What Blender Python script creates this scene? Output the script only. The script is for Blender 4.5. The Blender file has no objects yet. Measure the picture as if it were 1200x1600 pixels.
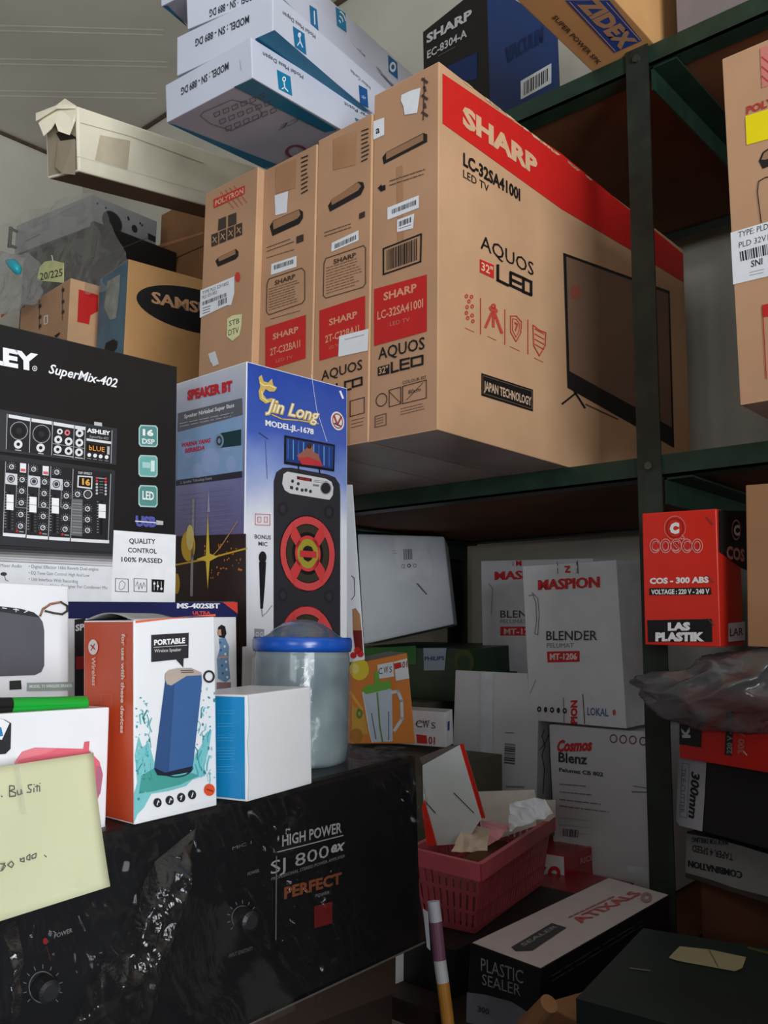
import bpy, bmesh, math, random, json
from mathutils import Vector, Matrix, noise
random.seed(7)
scene = bpy.context.scene
C = scene.collection

# ---------------------------------------------------------------- camera
EYE = Vector((0.0, 0.0, 1.45))
F_PX = 1400.0
CAM_R = (Matrix.Rotation(math.radians(42.0), 3, 'Z') @ Matrix.Rotation(math.pi/2 + math.radians(7.97), 3, 'X')
         @ Matrix.Rotation(math.radians(0.63), 3, 'Z'))
cam_d = bpy.data.cameras.new('camera')
cam_d.sensor_fit = 'HORIZONTAL'; cam_d.sensor_width = 36.0; cam_d.lens = 36.0*F_PX/1200.0
cam_d.clip_start = 0.02
cam = bpy.data.objects.new('camera', cam_d); C.objects.link(cam)
cam.matrix_world = Matrix.Translation(EYE) @ CAM_R.to_4x4()
scene.camera = cam

# ---------------------------------------------------------------- world, light, exposure
w = bpy.data.worlds.new('world'); scene.world = w; w.use_nodes = True
bg = w.node_tree.nodes['Background']; bg.inputs[0].default_value = (0.72, 0.82, 1.0, 1); bg.inputs[1].default_value = 0.12

def area(name, loc, target, sx, sy, power, col):
    l = bpy.data.lights.new(name, 'AREA'); l.shape = 'RECTANGLE'; l.size = sx; l.size_y = sy
    l.energy = power; l.color = col
    o = bpy.data.objects.new(name, l); C.objects.link(o)
    loc = EYE + Vector(loc); tgt = EYE + Vector(target)
    o.matrix_world = Matrix.Translation(loc) @ (tgt-loc).to_track_quat('-Z', 'Y').to_matrix().to_4x4()
    return o
# daylight entering through the open shop door in the right-hand wall, behind the photographer's right shoulder
area('daylight_shop_front', (3.19, -1.30, -0.22), (-1.0, -1.30, -0.22), 2.0, 2.4, 256.0, (0.95, 0.975, 1.0))
# added weak fill light behind the photographer; the front wall has no opening
area('front_fill_light', (0.75, -2.45, 0.15), (0.75, 1.0, 0.15), 1.3, 1.1, 32.0, (0.95, 0.975, 1.0))
scene.view_settings.view_transform = 'Standard'
scene.view_settings.look = 'None'
scene.view_settings.gamma = 1.0
scene.view_settings.use_curve_mapping = False
scene.view_settings.exposure = 0.0

# ---------------------------------------------------------------- materials
def lin(c):
    def f(v):
        v /= 255.0
        return v/12.92 if v <= .04045 else ((v+.055)/1.055)**2.4
    return (f(c[0]), f(c[1]), f(c[2]), 1.0)
MATS = {}
def mat(name, col, rough=0.5, spec=0.5, kind='plain', metal=0.0, alpha=1.0, scale=30.0, amt=0.12, bump=0.0, coat=0.0):
    if name in MATS: return MATS[name]
    m = bpy.data.materials.new(name); m.use_nodes = True; MATS[name] = m
    nt = m.node_tree; n = nt.nodes; b = n['Principled BSDF']
    b.inputs['Base Color'].default_value = lin(col); b.inputs['Roughness'].default_value = rough
    b.inputs['Specular IOR Level'].default_value = spec; b.inputs['Metallic'].default_value = metal
    b.inputs['Coat Weight'].default_value = coat; b.inputs['Coat Roughness'].default_value = 0.12
    if alpha < 1: b.inputs['Alpha'].default_value = alpha
    tc = n.new('ShaderNodeTexCoord')
    nz = n.new('ShaderNodeTexNoise'); nz.inputs['Scale'].default_value = scale; nz.inputs['Detail'].default_value = 6
    nt.links.new(tc.outputs['Object'], nz.inputs['Vector'])
    if amt > 0:
        cr = n.new('ShaderNodeValToRGB'); l = lin(col)
        cr.color_ramp.elements[0].position = .3; cr.color_ramp.elements[1].position = .7
        cr.color_ramp.elements[0].color = tuple(v*(1-amt) for v in l[:3])+(1,)
        cr.color_ramp.elements[1].color = tuple(min(1, v*(1+amt*.6)) for v in l[:3])+(1,)
        nt.links.new(nz.outputs['Fac'], cr.inputs['Fac']); nt.links.new(cr.outputs['Color'], b.inputs['Base Color'])
    if bump > 0:
        bp = n.new('ShaderNodeBump'); bp.inputs['Strength'].default_value = bump; bp.inputs['Distance'].default_value = .004
        nt.links.new(nz.outputs['Fac'], bp.inputs['Height']); nt.links.new(bp.outputs['Normal'], b.inputs['Normal'])
    return m
def kraft(name, col, amt=0.10):
    """corrugated cardboard, slightly mottled"""
    return mat(name, col, rough=.78, spec=.25, scale=9.0, amt=amt)
def plastic_film(name, col=(215, 220, 228), opac=0.12, rough=.1, gloss=.35, scale=22.0, bstr=.8, gmul=1.0):
    """clear crinkled plastic: mostly see-through, with a glossy skin and a faint milky body"""
    if name in MATS: return MATS[name]
    m = bpy.data.materials.new(name); m.use_nodes = True; MATS[name] = m
    nt = m.node_tree; n = nt.nodes; n.clear()
    out = n.new('ShaderNodeOutputMaterial'); tr = n.new('ShaderNodeBsdfTransparent'); gl = n.new('ShaderNodeBsdfGlossy')
    df = n.new('ShaderNodeBsdfTranslucent'); d2 = n.new('ShaderNodeBsdfDiffuse')
    m1 = n.new('ShaderNodeMixShader'); m2 = n.new('ShaderNodeMixShader'); m3 = n.new('ShaderNodeMixShader')
    lw = n.new('ShaderNodeLayerWeight'); lw.inputs['Blend'].default_value = .25
    ml = n.new('ShaderNodeMath'); ml.operation = 'MULTIPLY_ADD'; ml.inputs[1].default_value = gloss; ml.inputs[2].default_value = .05*gmul
    gl.inputs['Roughness'].default_value = rough
    df.inputs['Color'].default_value = lin(col); d2.inputs['Color'].default_value = lin(col)
    tc = n.new('ShaderNodeTexCoord'); nz = n.new('ShaderNodeTexNoise'); nz.inputs['Scale'].default_value = scale; nz.inputs['Detail'].default_value = 5
    nz.inputs['Distortion'].default_value = 1.2
    bp = n.new('ShaderNodeBump'); bp.inputs['Strength'].default_value = bstr; bp.inputs['Distance'].default_value = .012
    L = nt.links.new
    L(tc.outputs['Object'], nz.inputs['Vector']); L(nz.outputs['Fac'], bp.inputs['Height'])
    for s in (gl, lw): L(bp.outputs['Normal'], s.inputs['Normal'])
    m3.inputs[0].default_value = .5; L(df.outputs[0], m3.inputs[1]); L(d2.outputs[0], m3.inputs[2])
    m1.inputs[0].default_value = opac; L(tr.outputs[0], m1.inputs[1]); L(m3.outputs[0], m1.inputs[2])
    L(lw.outputs['Facing'], ml.inputs[0]); L(ml.outputs[0], m2.inputs[0]); L(m1.outputs[0], m2.inputs[1]); L(gl.outputs[0], m2.inputs[2])
    L(m2.outputs[0], out.inputs['Surface'])
    return m
INK = {}
def ink(col, gloss=False):
    """flat printed colour"""
    k = tuple(col)
    if k not in INK: INK[k] = mat('print_%02x%02x%02x' % k, col, rough=.5, spec=.35, amt=.05, scale=60)
    return INK[k]

# ---------------------------------------------------------------- geometry helpers (all positions in eye-centred metres, z up)
def ray(px, py):
    return CAM_R @ Vector(((px-600)/F_PX, -(py-800)/F_PX, -1.0))
def at(px, py, axis, val):
    d = ray(px, py); return d * (val/d['xyz'.index(axis)])
def tag(o, label=None, cat=None, group=None, kind=None):
    if label: o['label'] = label
    if cat: o['category'] = cat
    if group: o['group'] = group
    if kind: o['kind'] = kind
    return o
def mesh_obj(name, verts, faces, mats, parent=None, fmat=None, smooth=False):
    """verts in eye coordinates when parent is None, else in the parent's local coordinates"""
    me = bpy.data.meshes.new(name)
    if parent is None: verts = [EYE+Vector(v) for v in verts]
    me.from_pydata([tuple(v) for v in verts], [], faces)
    if not isinstance(mats, (list, tuple)): mats = [mats]
    for m in mats: me.materials.append(m)
    if fmat:
        for p, i in zip(me.polygons, fmat): p.material_index = i
    if smooth:
        for p in me.polygons: p.use_smooth = True
    me.update()
    o = bpy.data.objects.new(name, me); C.objects.link(o)
    if parent: o.parent = parent
    return o
def empty(name, M):
    o = bpy.data.objects.new(name, None); C.objects.link(o); o.empty_display_size = .05
    o.matrix_world = Matrix.Translation(EYE) @ M
    return o
BOXF = {'F': (0, 1, 5, 4), 'R': (1, 3, 7, 5), 'T': (4, 5, 7, 6), 'B': (0, 2, 3, 1), 'L': (2, 0, 4, 6), 'K': (3, 2, 6, 7)}
def bevel_box(name, co, mats, fm, parent, bev, seg=2):
    """co: 8 corners indexed a+2b+4c"""
    bm = bmesh.new(); vs = [bm.verts.new(c) for c in co]
    for k, idx in BOXF.items():
        f = bm.faces.new([vs[i] for i in idx]); f.material_index = fm.get(k, 0)
    if bev > 0:
        bmesh.ops.bevel(bm, geom=list(bm.edges), offset=bev, segments=seg, affect='EDGES', profile=.6)
    me = bpy.data.meshes.new(name); bm.to_mesh(me); bm.free()
    for m in mats: me.materials.append(m)
    o = bpy.data.objects.new(name, me); C.objects.link(o); o.parent = parent
    return o
_font_cache = {}
def glyphs(s, bold, shear):
    k = (s, bold, shear)
    if k in _font_cache: return _font_cache[k]
    cu = bpy.data.curves.new('lettering', 'FONT'); cu.body = s; cu.offset = bold; cu.shear = shear; cu.resolution_u = 2
    ob = bpy.data.objects.new('lettering', cu); me = bpy.data.meshes.new_from_object(ob)
    vs = [(v.co.x, v.co.y) for v in me.vertices]; fs = [tuple(p.vertices) for p in me.polygons]
    bpy.data.objects.remove(ob); bpy.data.curves.remove(cu); bpy.data.meshes.remove(me)
    _font_cache[k] = (vs, fs); return _font_cache[k]

MERGE = {'fine_print', 'barcode', 'printed_line', 'pictogram', 'icon', 'handling_mark', 'circuit_print', 'logo_stroke', 'worn_edge', 'crease',
         'printed_scale', 'panel_groove', 'splash_print', 'screw_hole', 'gradient_print', 'print_border', 'pen_stroke', 'bokeh_print'}
class Thing:
    def __init__(s, name, label, cat, M, group=None):
        s.root = empty(name, M); tag(s.root, label, cat, group)
        s.M = M; s.inv = M.inverted(); s.planes = {}; s.acc = {}; s.order = []; s.cur = None
    def plane(s, key, p, n): s.planes[key] = (Vector(p), Vector(n).normalized())
    def on(s, key): s.cur = key; return s
    def hit(s, px, py, lev=0):
        p, n = s.planes[s.cur]; d = ray(px, py); q = d*(p.dot(n)/d.dot(n))
        return q + n*(.0005+.00022*lev)
    def _add(s, name, m, vs, fs):
        k = (name, m.name) if name in MERGE else (name, m.name, len(s.order))
        if k not in s.acc: s.acc[k] = ([], [], m); s.order.append(k)
        V, Fc, _ = s.acc[k]; o = len(V); V += [s.inv @ v for v in vs]; Fc += [tuple(i+o for i in f) for f in fs]
    def poly(s, pts, col, lev=1, name='printed_panel'):
        m = col if not isinstance(col, tuple) else ink(col)
        vs = [s.hit(x, y, lev) for x, y in pts]; s._add(name, m, vs, [tuple(range(len(vs)))]); return s
    def disc(s, cx, cy, rx, ry, col, lev=2, inner=0.0, a0=0, a1=360, slope=0.0, n=28, name='printed_panel'):
        m = col if not isinstance(col, tuple) else ink(col)
        full = abs(a1-a0) >= 360; k = n
        ang = [math.radians(a0+(a1-a0)*i/k) for i in range(k+(0 if full else 1))]
        P = lambda r: [s.hit(cx+rx*r*math.cos(a), cy-ry*r*math.sin(a)+slope*rx*r*math.cos(a), lev) for a in ang]
        o = P(1.0)
        if inner <= 0: s._add(name, m, o, [tuple(range(len(o)))])
        else:
            i_ = P(inner); N = len(o); fs = [(i, (i+1) % N, N+(i+1) % N, N+i) for i in range(N if full else N-1)]
            s._add(name, m, o+i_, fs)
        return s
    def line(s, pts, wd, col, lev=2, name='printed_line', closed=False):
        m = col if not isinstance(col, tuple) else ink(col)
        P = list(pts) + ([pts[0]] if closed else [])
        for (x0, y0), (x1, y1) in zip(P, P[1:]):
            dx, dy = x1-x0, y1-y0; L = math.hypot(dx, dy) or 1; nx, ny = -dy/L*wd/2, dx/L*wd/2; ex, ey = dx/L*wd*.4, dy/L*wd*.4
            q = [(x0-ex+nx, y0-ey+ny), (x1+ex+nx, y1+ey+ny), (x1+ex-nx, y1+ey-ny), (x0-ex-nx, y0-ey-ny)]
            s._add(name, m, [s.hit(x, y, lev) for x, y in q], [(0, 1, 2, 3)])
        return s
    def text(s, t, bl, br, up, col, lev=3, bold=0.0, shear=0.0, name='printed_text'):
        """t set between baseline ends bl and br (photo pixels on this face); up = height or vector"""
        m = ink(col)
        if not isinstance(up, tuple): up = (0, -up)
        if 'M' in t and bold > .018:      # heavier strokes by a second, shifted setting
            L = math.hypot(br[0]-bl[0], br[1]-bl[1]) or 1; k = math.hypot(*up)*min(bold, .05)*1.2; dx, dy = (br[0]-bl[0])/L*k, (br[1]-bl[1])/L*k
            n0 = len(s.order); s.text(t, (bl[0]-dx, bl[1]-dy), (br[0]-dx, br[1]-dy), up, col, lev, .016, shear, name); nm = s.order[-1]
            A = s.acc[nm]; s.text(t, (bl[0]+dx, bl[1]+dy), (br[0]+dx, br[1]+dy), up, col, lev+.2, .016, shear, name)
            k2 = s.order.pop(); B = s.acc.pop(k2); o = len(A[0]); A[0].extend(B[0]); A[1].extend([tuple(i+o for i in f) for f in B[1]]); return s
        vs, fs = glyphs(t, bold, shear)
        if not vs: return s
        x0 = min(v[0] for v in vs); x1 = max(v[0] for v in vs); y1 = max(v[1] for v in vs)
        A = s.hit(bl[0], bl[1], lev); U = s.hit(br[0], br[1], lev)-A; V = s.hit(bl[0]+up[0], bl[1]+up[1], lev)-A
        s._add(name, m, [A+U*((x-x0)/(x1-x0))+V*(y/y1) for x, y in vs], fs); return s
    def bars(s, q, n, col=(25, 25, 28), lev=3, along=0, seed=1, name='barcode'):
        """barcode bars in quad q (tl,tr,br,bl)"""
        r = random.Random(seed); u = 0.0; tot = []
        while u < n: wd = r.choice((.5, .8, 1.3)); tot.append((u, u+wd)); u += wd+r.choice((.5, .8, 1.0))
        tl, tr, br, bl = q; L = lambda a, b, t: (a[0]+(b[0]-a[0])*t, a[1]+(b[1]-a[1])*t)
        for a, b in tot:
            a /= u; b /= u
            if along == 0: pts = [L(tl, tr, a), L(tl, tr, b), L(bl, br, b), L(bl, br, a)]
            else: pts = [L(tl, bl, a), L(tr, br, a), L(tr, br, b), L(tl, bl, b)]
            s.poly(pts, col, lev, name)
        return s
    def greek(s, q, rows, col=(70, 60, 55), lev=3, wd=.8, seed=1, name='fine_print'):
        """rows of fine print too small to read, as broken dashes, in quad q"""
        r = random.Random(seed); tl, tr, br, bl = q; L = lambda a, b, t: (a[0]+(b[0]-a[0])*t, a[1]+(b[1]-a[1])*t)
        for i in range(rows):
            t = (i+.5)/rows; a = L(tl, bl, t); b = L(tr, br, t); u = 0
            end = r.uniform(.75, 1)
            while u < end:
                v = min(end, u+r.uniform(.04, .16)); s.line([L(a, b, u), L(a, b, v)], wd, col, lev, name); u = v+.035
        return s
    def flush(s):
        for k in s.order:
            V, Fc, m = s.acc[k]; o = mesh_obj(k[0], V, Fc, m, s.root)
            if k[0] in MERGE: o['kind'] = 'stuff'
        s.acc = {}; s.order = []
    def lpart(s, name, wverts, faces, m, parent=None, smooth=False, label=None):
        """part given in eye coordinates"""
        o = mesh_obj(name, [s.inv @ Vector(v) for v in wverts], faces, m, s.root, smooth=smooth)
        if label: o['label'] = label
        return o

def rotm(r): return Matrix.Rotation(r[0], 3, 'Z') @ Matrix.Rotation(r[1], 3, 'X') @ Matrix.Rotation(r[2], 3, 'Y')
def carton(name, label, cat, pose, mats, fm=None, group=None, bev=.0015, grow=None, body='body'):
    """box thing: pose = corner x,y,z, width,depth,height, three angles; faces F front, R right, T top, B bottom"""
    x, y, z, a, b, c = pose[:6]; R = rotm(pose[6:9]) if len(pose) > 6 else Matrix.Identity(3)
    o = Vector((x, y, z))
    if grow:                     # grow = (left, front, down, right, back, up) in local metres
        l, f, dn, r_, k, u = grow; o = o + R @ Vector((-l, -f, -dn)); a += l+r_; b += f+k; c += dn+u
    base = o + R @ Vector((a/2, b/2, 0))
    M = Matrix.Translation(base) @ R.to_4x4()
    t = Thing(name, label, cat, M, group)
    co = [(sx*a/2, sy*b/2, sz*c) for sz in (0, 1) for sy in (-1, 1) for sx in (-1, 1)]
    if not isinstance(mats, (list, tuple)): mats = [mats]
    bevel_box(body, co, mats, fm or {}, t.root, bev)
    cx, cy, cz = R @ Vector((1, 0, 0)), R @ Vector((0, 1, 0)), R @ Vector((0, 0, 1))
    t.plane('F', o, -cy); t.plane('L', o, -cx); t.plane('B', o, -cz)
    q = o + cx*a + cy*b + cz*c
    t.plane('R', q, cx); t.plane('T', q, cz); t.plane('K', q, cy)
    t.size = (a, b, c); t.R = R; t.o = o
    return t
def hull(name, label, cat, corners, depth, mats, fm=None, group=None, bev=.0015, body='body'):
    """carton slightly out of square: front corners bl, br, tr, tl in eye coordinates, and a depth vector"""
    bl, br, tr, tl = [Vector(c) for c in corners]; d = Vector(depth)
    base = (bl+br)/2 + d/2; M = Matrix.Translation(base)
    t = Thing(name, label, cat, M, group)
    co = [p-base for p in (bl, br, bl+d, br+d, tl, tr, tl+d, tr+d)]
    if not isinstance(mats, (list, tuple)): mats = [mats]
    bevel_box(body, co, mats, fm or {}, t.root, bev)
    n = (br-bl).cross(tl-bl); t.plane('F', (bl+tr)/2, n); t.plane('R', (br+tr)/2, d.cross(tr-br)); t.plane('T', (tl+tr)/2, (tr-tl).cross(d))
    return t
def local_box(t, name, c0, c1, m, bev=.001, parent=None):
    """small box part in the thing's corner-based local coordinates"""
    a, b, c = t.size; off = Vector((-a/2, -b/2, 0))
    co = [Vector((x, y, z))+off for z in (c0[2], c1[2]) for y in (c0[1], c1[1]) for x in (c0[0], c1[0])]
    return bevel_box(name, co, [m], {}, parent or t.root, bev, 1)
def grid_sheet(P, nu, nv):
    vs = [P(i/nu, j/nv) for j in range(nv+1) for i in range(nu+1)]
    fs = [(j*(nu+1)+i, j*(nu+1)+i+1, (j+1)*(nu+1)+i+1, (j+1)*(nu+1)+i) for j in range(nv) for i in range(nu)]
    return vs, fs
def tube(pts, r, n=10, caps=True):
    vs = []; fs = []; pts = [Vector(p) for p in pts]; rs = r if isinstance(r, (list, tuple)) else [r]*len(pts)
    for i, p in enumerate(pts):
        d = (pts[min(i+1, len(pts)-1)]-pts[max(i-1, 0)]).normalized(); u = d.orthogonal().normalized(); v = d.cross(u)
        if i: # keep frames aligned
            u = (pu-d*pu.dot(d)).normalized(); v = d.cross(u)
        pu = u
        for k in range(n):
            a = 2*math.pi*k/n; vs.append(p+(u*math.cos(a)+v*math.sin(a))*rs[i])
    for i in range(len(pts)-1):
        for k in range(n): fs.append((i*n+k, i*n+(k+1) % n, (i+1)*n+(k+1) % n, (i+1)*n+k))
    if caps: fs.append(tuple(range(n-1, -1, -1))); fs.append(tuple((len(pts)-1)*n+k for k in range(n)))
    return vs, fs

# fitted poses: corner x, y, z, width, depth, height, yaw, tilt x, tilt y
PO = json.loads('''{"tv4":[-0.8393, 0.9, 0.2709, 0.1218, 0.806, 0.525, -0.0001, -0.0007, 0.0008],
"tv3":[-0.9544, 0.8979, 0.2709, 0.1141, 0.7655, 0.4965, 0.0001, 0.0007, -0.0006],
"tv2":[-1.0799, 0.896, 0.2709, 0.1245, 0.8592, 0.4908, 0.0001, 0.0009, -0.0007],
"tv1":[-1.2212, 0.8825, 0.2709, 0.1403, 0.8633, 0.4925, 0.0002, 0.001, -0.0005],
"sn1":[-1.139, 0.7426, 0.8, 0.1907, 0.5472, 0.0611, 0.0851, 0.0866, -0.008],
"sn2":[-1.1128, 0.74, 0.867, 0.194, 0.5635, 0.0637, 0.1607, 0.0495, -0.0019],
"sn4":[-1.1549, 0.7325, 1.003, 0.1858, 0.515, 0.0556, 0.1676, 0.076, -0.0054],
"sn3":[-1.0878, 0.7389, 0.934, 0.1666, 0.468, 0.0512, 0.2696, 0.0742, -0.0373],
"cream":[-1.5662, 0.7632, 0.8648, 0.095, 1.0547, 0.1171, 0.1248, 0.2072, 0.1308],
"poly":[-0.3704, 1.0262, 0.28, 0.3224, 0.403, 0.4276, 0.0007, 0.0022, -0.0063],
"ec":[-1.2787, 1.5596, 0.93, 0.218, 0.2462, 0.5442, -0.1618, 0.0136, -0.0152],
"zid":[-0.6595, 1.1003, 0.93, 0.1012, 1.1251, 0.3214, -0.0147, -0.0163, -0.0],
"amp2":[-2.5389, 1.151, 1.1231, 0.3937, 0.2169, 0.09, 0.0571, 0.0269, 0.0612],
"cartA":[-2.2027, 1.03, 0.0992, 0.3018, 0.7332, 0.7332, -0.0885, 0.0131, 0.018],
"sams":[-1.8636, 1.055, 0.2901, 0.16, 0.737, 0.5405, -0.1457, 0.0095, 0.0192],
"jl":[-1.0299, 0.715, 0.1609, 0.1597, 0.1814, 0.1859, -0.0119, 0.0206, -0.0039],
"ash":[-0.94, 0.2542, 0.0302, 0.4007, 0.1002, 0.3006, 1.5616, -0.0166, -0.0251],
"ampl":[-0.9242, 0.3572, -0.3473, 0.2684, 0.4294, 0.1962, -0.0581, 0.0854, 0.0303],
"port":[-0.719, 0.4194, -0.15, 0.0781, 0.0813, 0.1618, -0.001, 0.0587, -0.0022],
"wb":[-0.6706, 0.5037, -0.1421, 0.0549, 0.0947, 0.0905, 0.183, 0.0341, -0.021],
"sp2":[-0.6677, 0.3115, -0.156, 0.0961, 0.0374, 0.0965, 1.5264, -0.024, -0.0079],
"sp1":[-0.7677, 0.3229, -0.0557, 0.1139, 0.0443, 0.1009, 1.6273, -0.0979, -0.0053],
"ms":[-0.78, 0.3431, -0.117, 0.284, 0.071, 0.142, 1.5337, -0.0195, -0.0421],
"mas1":[-0.9347, 1.45, -0.1494, 0.2043, 0.2043, 0.2862, -0.0879, 0.06, -0.0033],
"mas2":[-1.1857, 1.66, -0.0878, 0.2755, 0.2755, 0.26, 0.0065, 0.0643, 0.0279],
"kart":[-1.1027, 1.42, -0.3177, 0.1873, 0.1703, 0.2555, 0.0539, -0.0581, 0.0058],
"phil":[-1.4457, 1.55, -0.1314, 0.3305, 0.17, 0.1105, -0.0934, 0.0708, 0.0049],
"w1":[-1.359, 1.45, -0.0138, 0.4694, 0.3876, 0.2401, 1.7935, -0.0474, -0.1013],
"cws":[-1.1047, 1.32, -0.1988, 0.0638, 0.0886, 0.0646, 0.2619, 0.1049, 0.0102],
"orange":[-1.0855, 1.2, -0.1852, 0.139, 0.1463, 0.1463, -0.3932, 0.0552, -0.1086],
"blenz":[-0.8872, 1.45, -0.4227, 0.1911, 0.1661, 0.2741, 0.0156, 0.0295, -0.0062],
"cosco":[-0.5605, 1.158, -0.0057, 0.1035, 0.0828, 0.1798, 0.0113, 0.0319, 0.021],
"brownR":[-0.4195, 1.15, -0.0061, 0.2237, 0.2685, 0.2048, 0.0, -0.0104, 0.0284],
"cosco2":[-0.5359, 1.2, -0.1514, 0.1701, 0.0945, 0.0945, -0.2497, -0.0376, 0.0243],
"grind":[-0.5657, 1.25, -0.2559, 0.2693, 0.1346, 0.0989, -0.355, -0.0878, 0.0178],
"labelbox":[-0.5648, 1.27, -0.3302, 0.2701, 0.135, 0.0637, -0.1538, -0.003, 0.0726],
"redko":[-0.9151, 1.33, -0.4158, 0.1155, 0.1561, 0.0614, 0.0928, -0.0377, -0.0208],
"sealer":[-0.7393, 0.9902, -0.4774, 0.1037, 0.4, 0.088, 0.0412, 0.0133, 0.0828],
"basket":[-0.403, 0.4804, -0.1793, 0.0403, 0.27, 0.0387, 0.3715, -0.0657, 0.1206]}''')

K_LIT = kraft('cardboard_tan_lit', (199, 160, 124))  # lit tone of the cardboard, light put into the colour
K_SHADE = kraft('cardboard_tan_shaded', (181, 141, 110))  # same cardboard with the shade of front faces put into the colour
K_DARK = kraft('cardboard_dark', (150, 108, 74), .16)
K_GOLD = kraft('cardboard_golden', (196, 150, 98))
WHITE = mat('white_card', (226, 230, 238), rough=.45, spec=.4, amt=.04, scale=8)
WHITE2 = mat('white_card_dusty', (206, 208, 213), rough=.55, spec=.35, amt=.10, scale=7)
CREAM = mat('aged_cream_card', (236, 230, 208), rough=.6, spec=.3, amt=.16, scale=6)
BLACKC = mat('black_card', (24, 24, 27), rough=.42, spec=.4, amt=.3, scale=10)
DARKP = mat('dark_plastic', (13, 14, 17), rough=.45, spec=.25, amt=.2)
STICK = (222, 226, 232); KR = (205, 168, 130); RED = (203, 38, 34); BLK = (28, 25, 26)

# ---------------------------------------------------------------- the setting
def slab(name, x0, x1, y0, y1, z0, z1, m, kind='structure', parent=None):
    co = [(x, y, z) for z in (z0, z1) for y in (y0, y1) for x in (x0, x1)]
    o = mesh_obj(name, co, [(0, 2, 3, 1), (4, 5, 7, 6), (0, 1, 5, 4), (1, 3, 7, 5), (3, 2, 6, 7), (2, 0, 4, 6)], m, parent)
    if kind: o['kind'] = kind
    return o
def plaster(name, col, amt, bump=.25):
    m = mat(name, col, rough=.9, spec=.15, scale=2.2, amt=amt, bump=0)
    nt = m.node_tree; n = nt.nodes; b = n['Principled BSDF']
    nz = n.new('ShaderNodeTexNoise'); nz.inputs['Scale'].default_value = 30; nz.inputs['Detail'].default_value = 8
    bp = n.new('ShaderNodeBump'); bp.inputs['Strength'].default_value = bump; bp.inputs['Distance'].default_value = .01
    nt.links.new(nz.outputs['Fac'], bp.inputs['Height']); nt.links.new(bp.outputs['Normal'], b.inputs['Normal'])
    return m
M_WALL = plaster('plaster_offwhite', (204, 202, 190), .10)
M_CEIL = plaster('ceiling_grey', (206, 202, 192), .12)
M_FLOOR = mat('floor_dark_low_bounce', (104, 96, 88), rough=.8, scale=5, amt=.25)  # unseen floor coloured dark to cut bounced light
M_WOOD = mat('plywood_dark', (112, 72, 48), rough=.75, spec=.2, scale=4, amt=.35)
M_GREEN = mat('green_painted_steel', (24, 48, 36), rough=.5, spec=.4, scale=25, amt=.35, bump=.2)
M_GREEN2 = mat('green_painted_steel_worn', (34, 42, 34), rough=.55, spec=.4, scale=30, amt=.4, bump=.2)
CX, CY, CZ = -3.65, 1.95, 2.14
slab('wall_back', CX-.1, 3.2, CY, CY+.1, -1.45, CZ, M_WALL)
slab('wall_left', CX-.1, CX, -2.5, CY, -1.45, CZ, M_WALL)
M_WALL2 = plaster('plaster_dark_low_bounce', (60, 55, 50), .15)  # unseen front and right walls coloured dark to keep bounce low
slab('wall_front', CX-.1, 3.3, -2.6, -2.5, -1.45, CZ, M_WALL2)
slab('wall_right_a', 3.2, 3.3, -.28, CY+.1, -1.45, CZ, M_WALL2).name = 'wall_right'
slab('wall_right_b', 3.2, 3.3, -2.5, -2.32, -1.45, CZ, M_WALL2).name = 'wall_right'
slab('wall_right_c', 3.2, 3.3, -2.32, -.28, 1.0, CZ, M_WALL2).name = 'wall_right'
ceil = slab('ceiling', CX-.1, 3.2, -2.5, CY+.1, CZ, CZ+.08, M_CEIL)
slab('floor', CX-.1, 3.2, -2.5, CY+.1, -1.53, -1.45, M_FLOOR)
M_RIDGE = plaster('ceiling_ridge', (214, 210, 200), .1)
for k, (a, b) in enumerate((((-120, 38), (255, 48)), ((-120, 91), (262, 98)), ((-120, 141), (245, 147)))):
    for dz in (0, 8):
        p = at(a[0], a[1]+dz, 'z', CZ-.002); q = at(b[0], b[1]+dz, 'z', CZ-.002)
        d = (q-p).normalized(); n = Vector((-d.y, d.x, 0))*.004
        vs = [p-n, q-n, q+n, p+n]; vs = [v+Vector((0, 0, .003)) for v in vs]+[v+Vector((0, 0, .0012)) for v in vs]
        o = mesh_obj('ceiling_ridge', [EYE+v for v in vs], [(0, 1, 2, 3), (7, 6, 5, 4), (0, 4, 5, 1), (1, 5, 6, 2), (2, 6, 7, 3), (3, 7, 4, 0)], M_RIDGE, ceil)
# cracks and the dark joint where wall and ceiling meet
M_STAIN = mat('ceiling_joint_stain', (86, 72, 58), rough=.9, amt=.3)
slab('trim_1', CX+.002, CX+.012, -2.5, CY, CZ-.014, CZ-.002, M_STAIN)
slab('trim_2', CX+.002, 3.1, CY-.012, CY-.002, CZ-.016, CZ-.002, M_STAIN)

# ---------------------------------------------------------------- steel shelf rack
rack = empty('shelf_rack', Matrix.Translation((-.9, 1.55, -1.45)))
tag(rack, 'dark green angle-iron shelf rack holding the cartons along the back wall', 'shelf rack')
RO = Vector((-.9, 1.55, -1.45))
def rpart(name, x0, x1, y0, y1, z0, z1, m, label=None):
    co = [Vector((x, y, z))-RO for z in (z0, z1) for y in (y0, y1) for x in (x0, x1)]
    o = bevel_box(name, co, [m], {}, rack, .0008, 1)
    if label: o['label'] = label
    return o
def angle(name, boxes, m):
    """an angle iron: two flanges in one mesh"""
    vs = []; fs = []
    for x0, x1, y0, y1, z0, z1 in boxes:
        k = len(vs); vs += [Vector((x, y, z))-RO for z in (z0, z1) for y in (y0, y1) for x in (x0, x1)]
        fs += [tuple(i+k for i in f) for f in ((0, 2, 3, 1), (4, 5, 7, 6), (0, 1, 5, 4), (1, 3, 7, 5), (3, 2, 6, 7), (2, 0, 4, 6))]
    return mesh_obj(name, vs, fs, m, rack)
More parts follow.
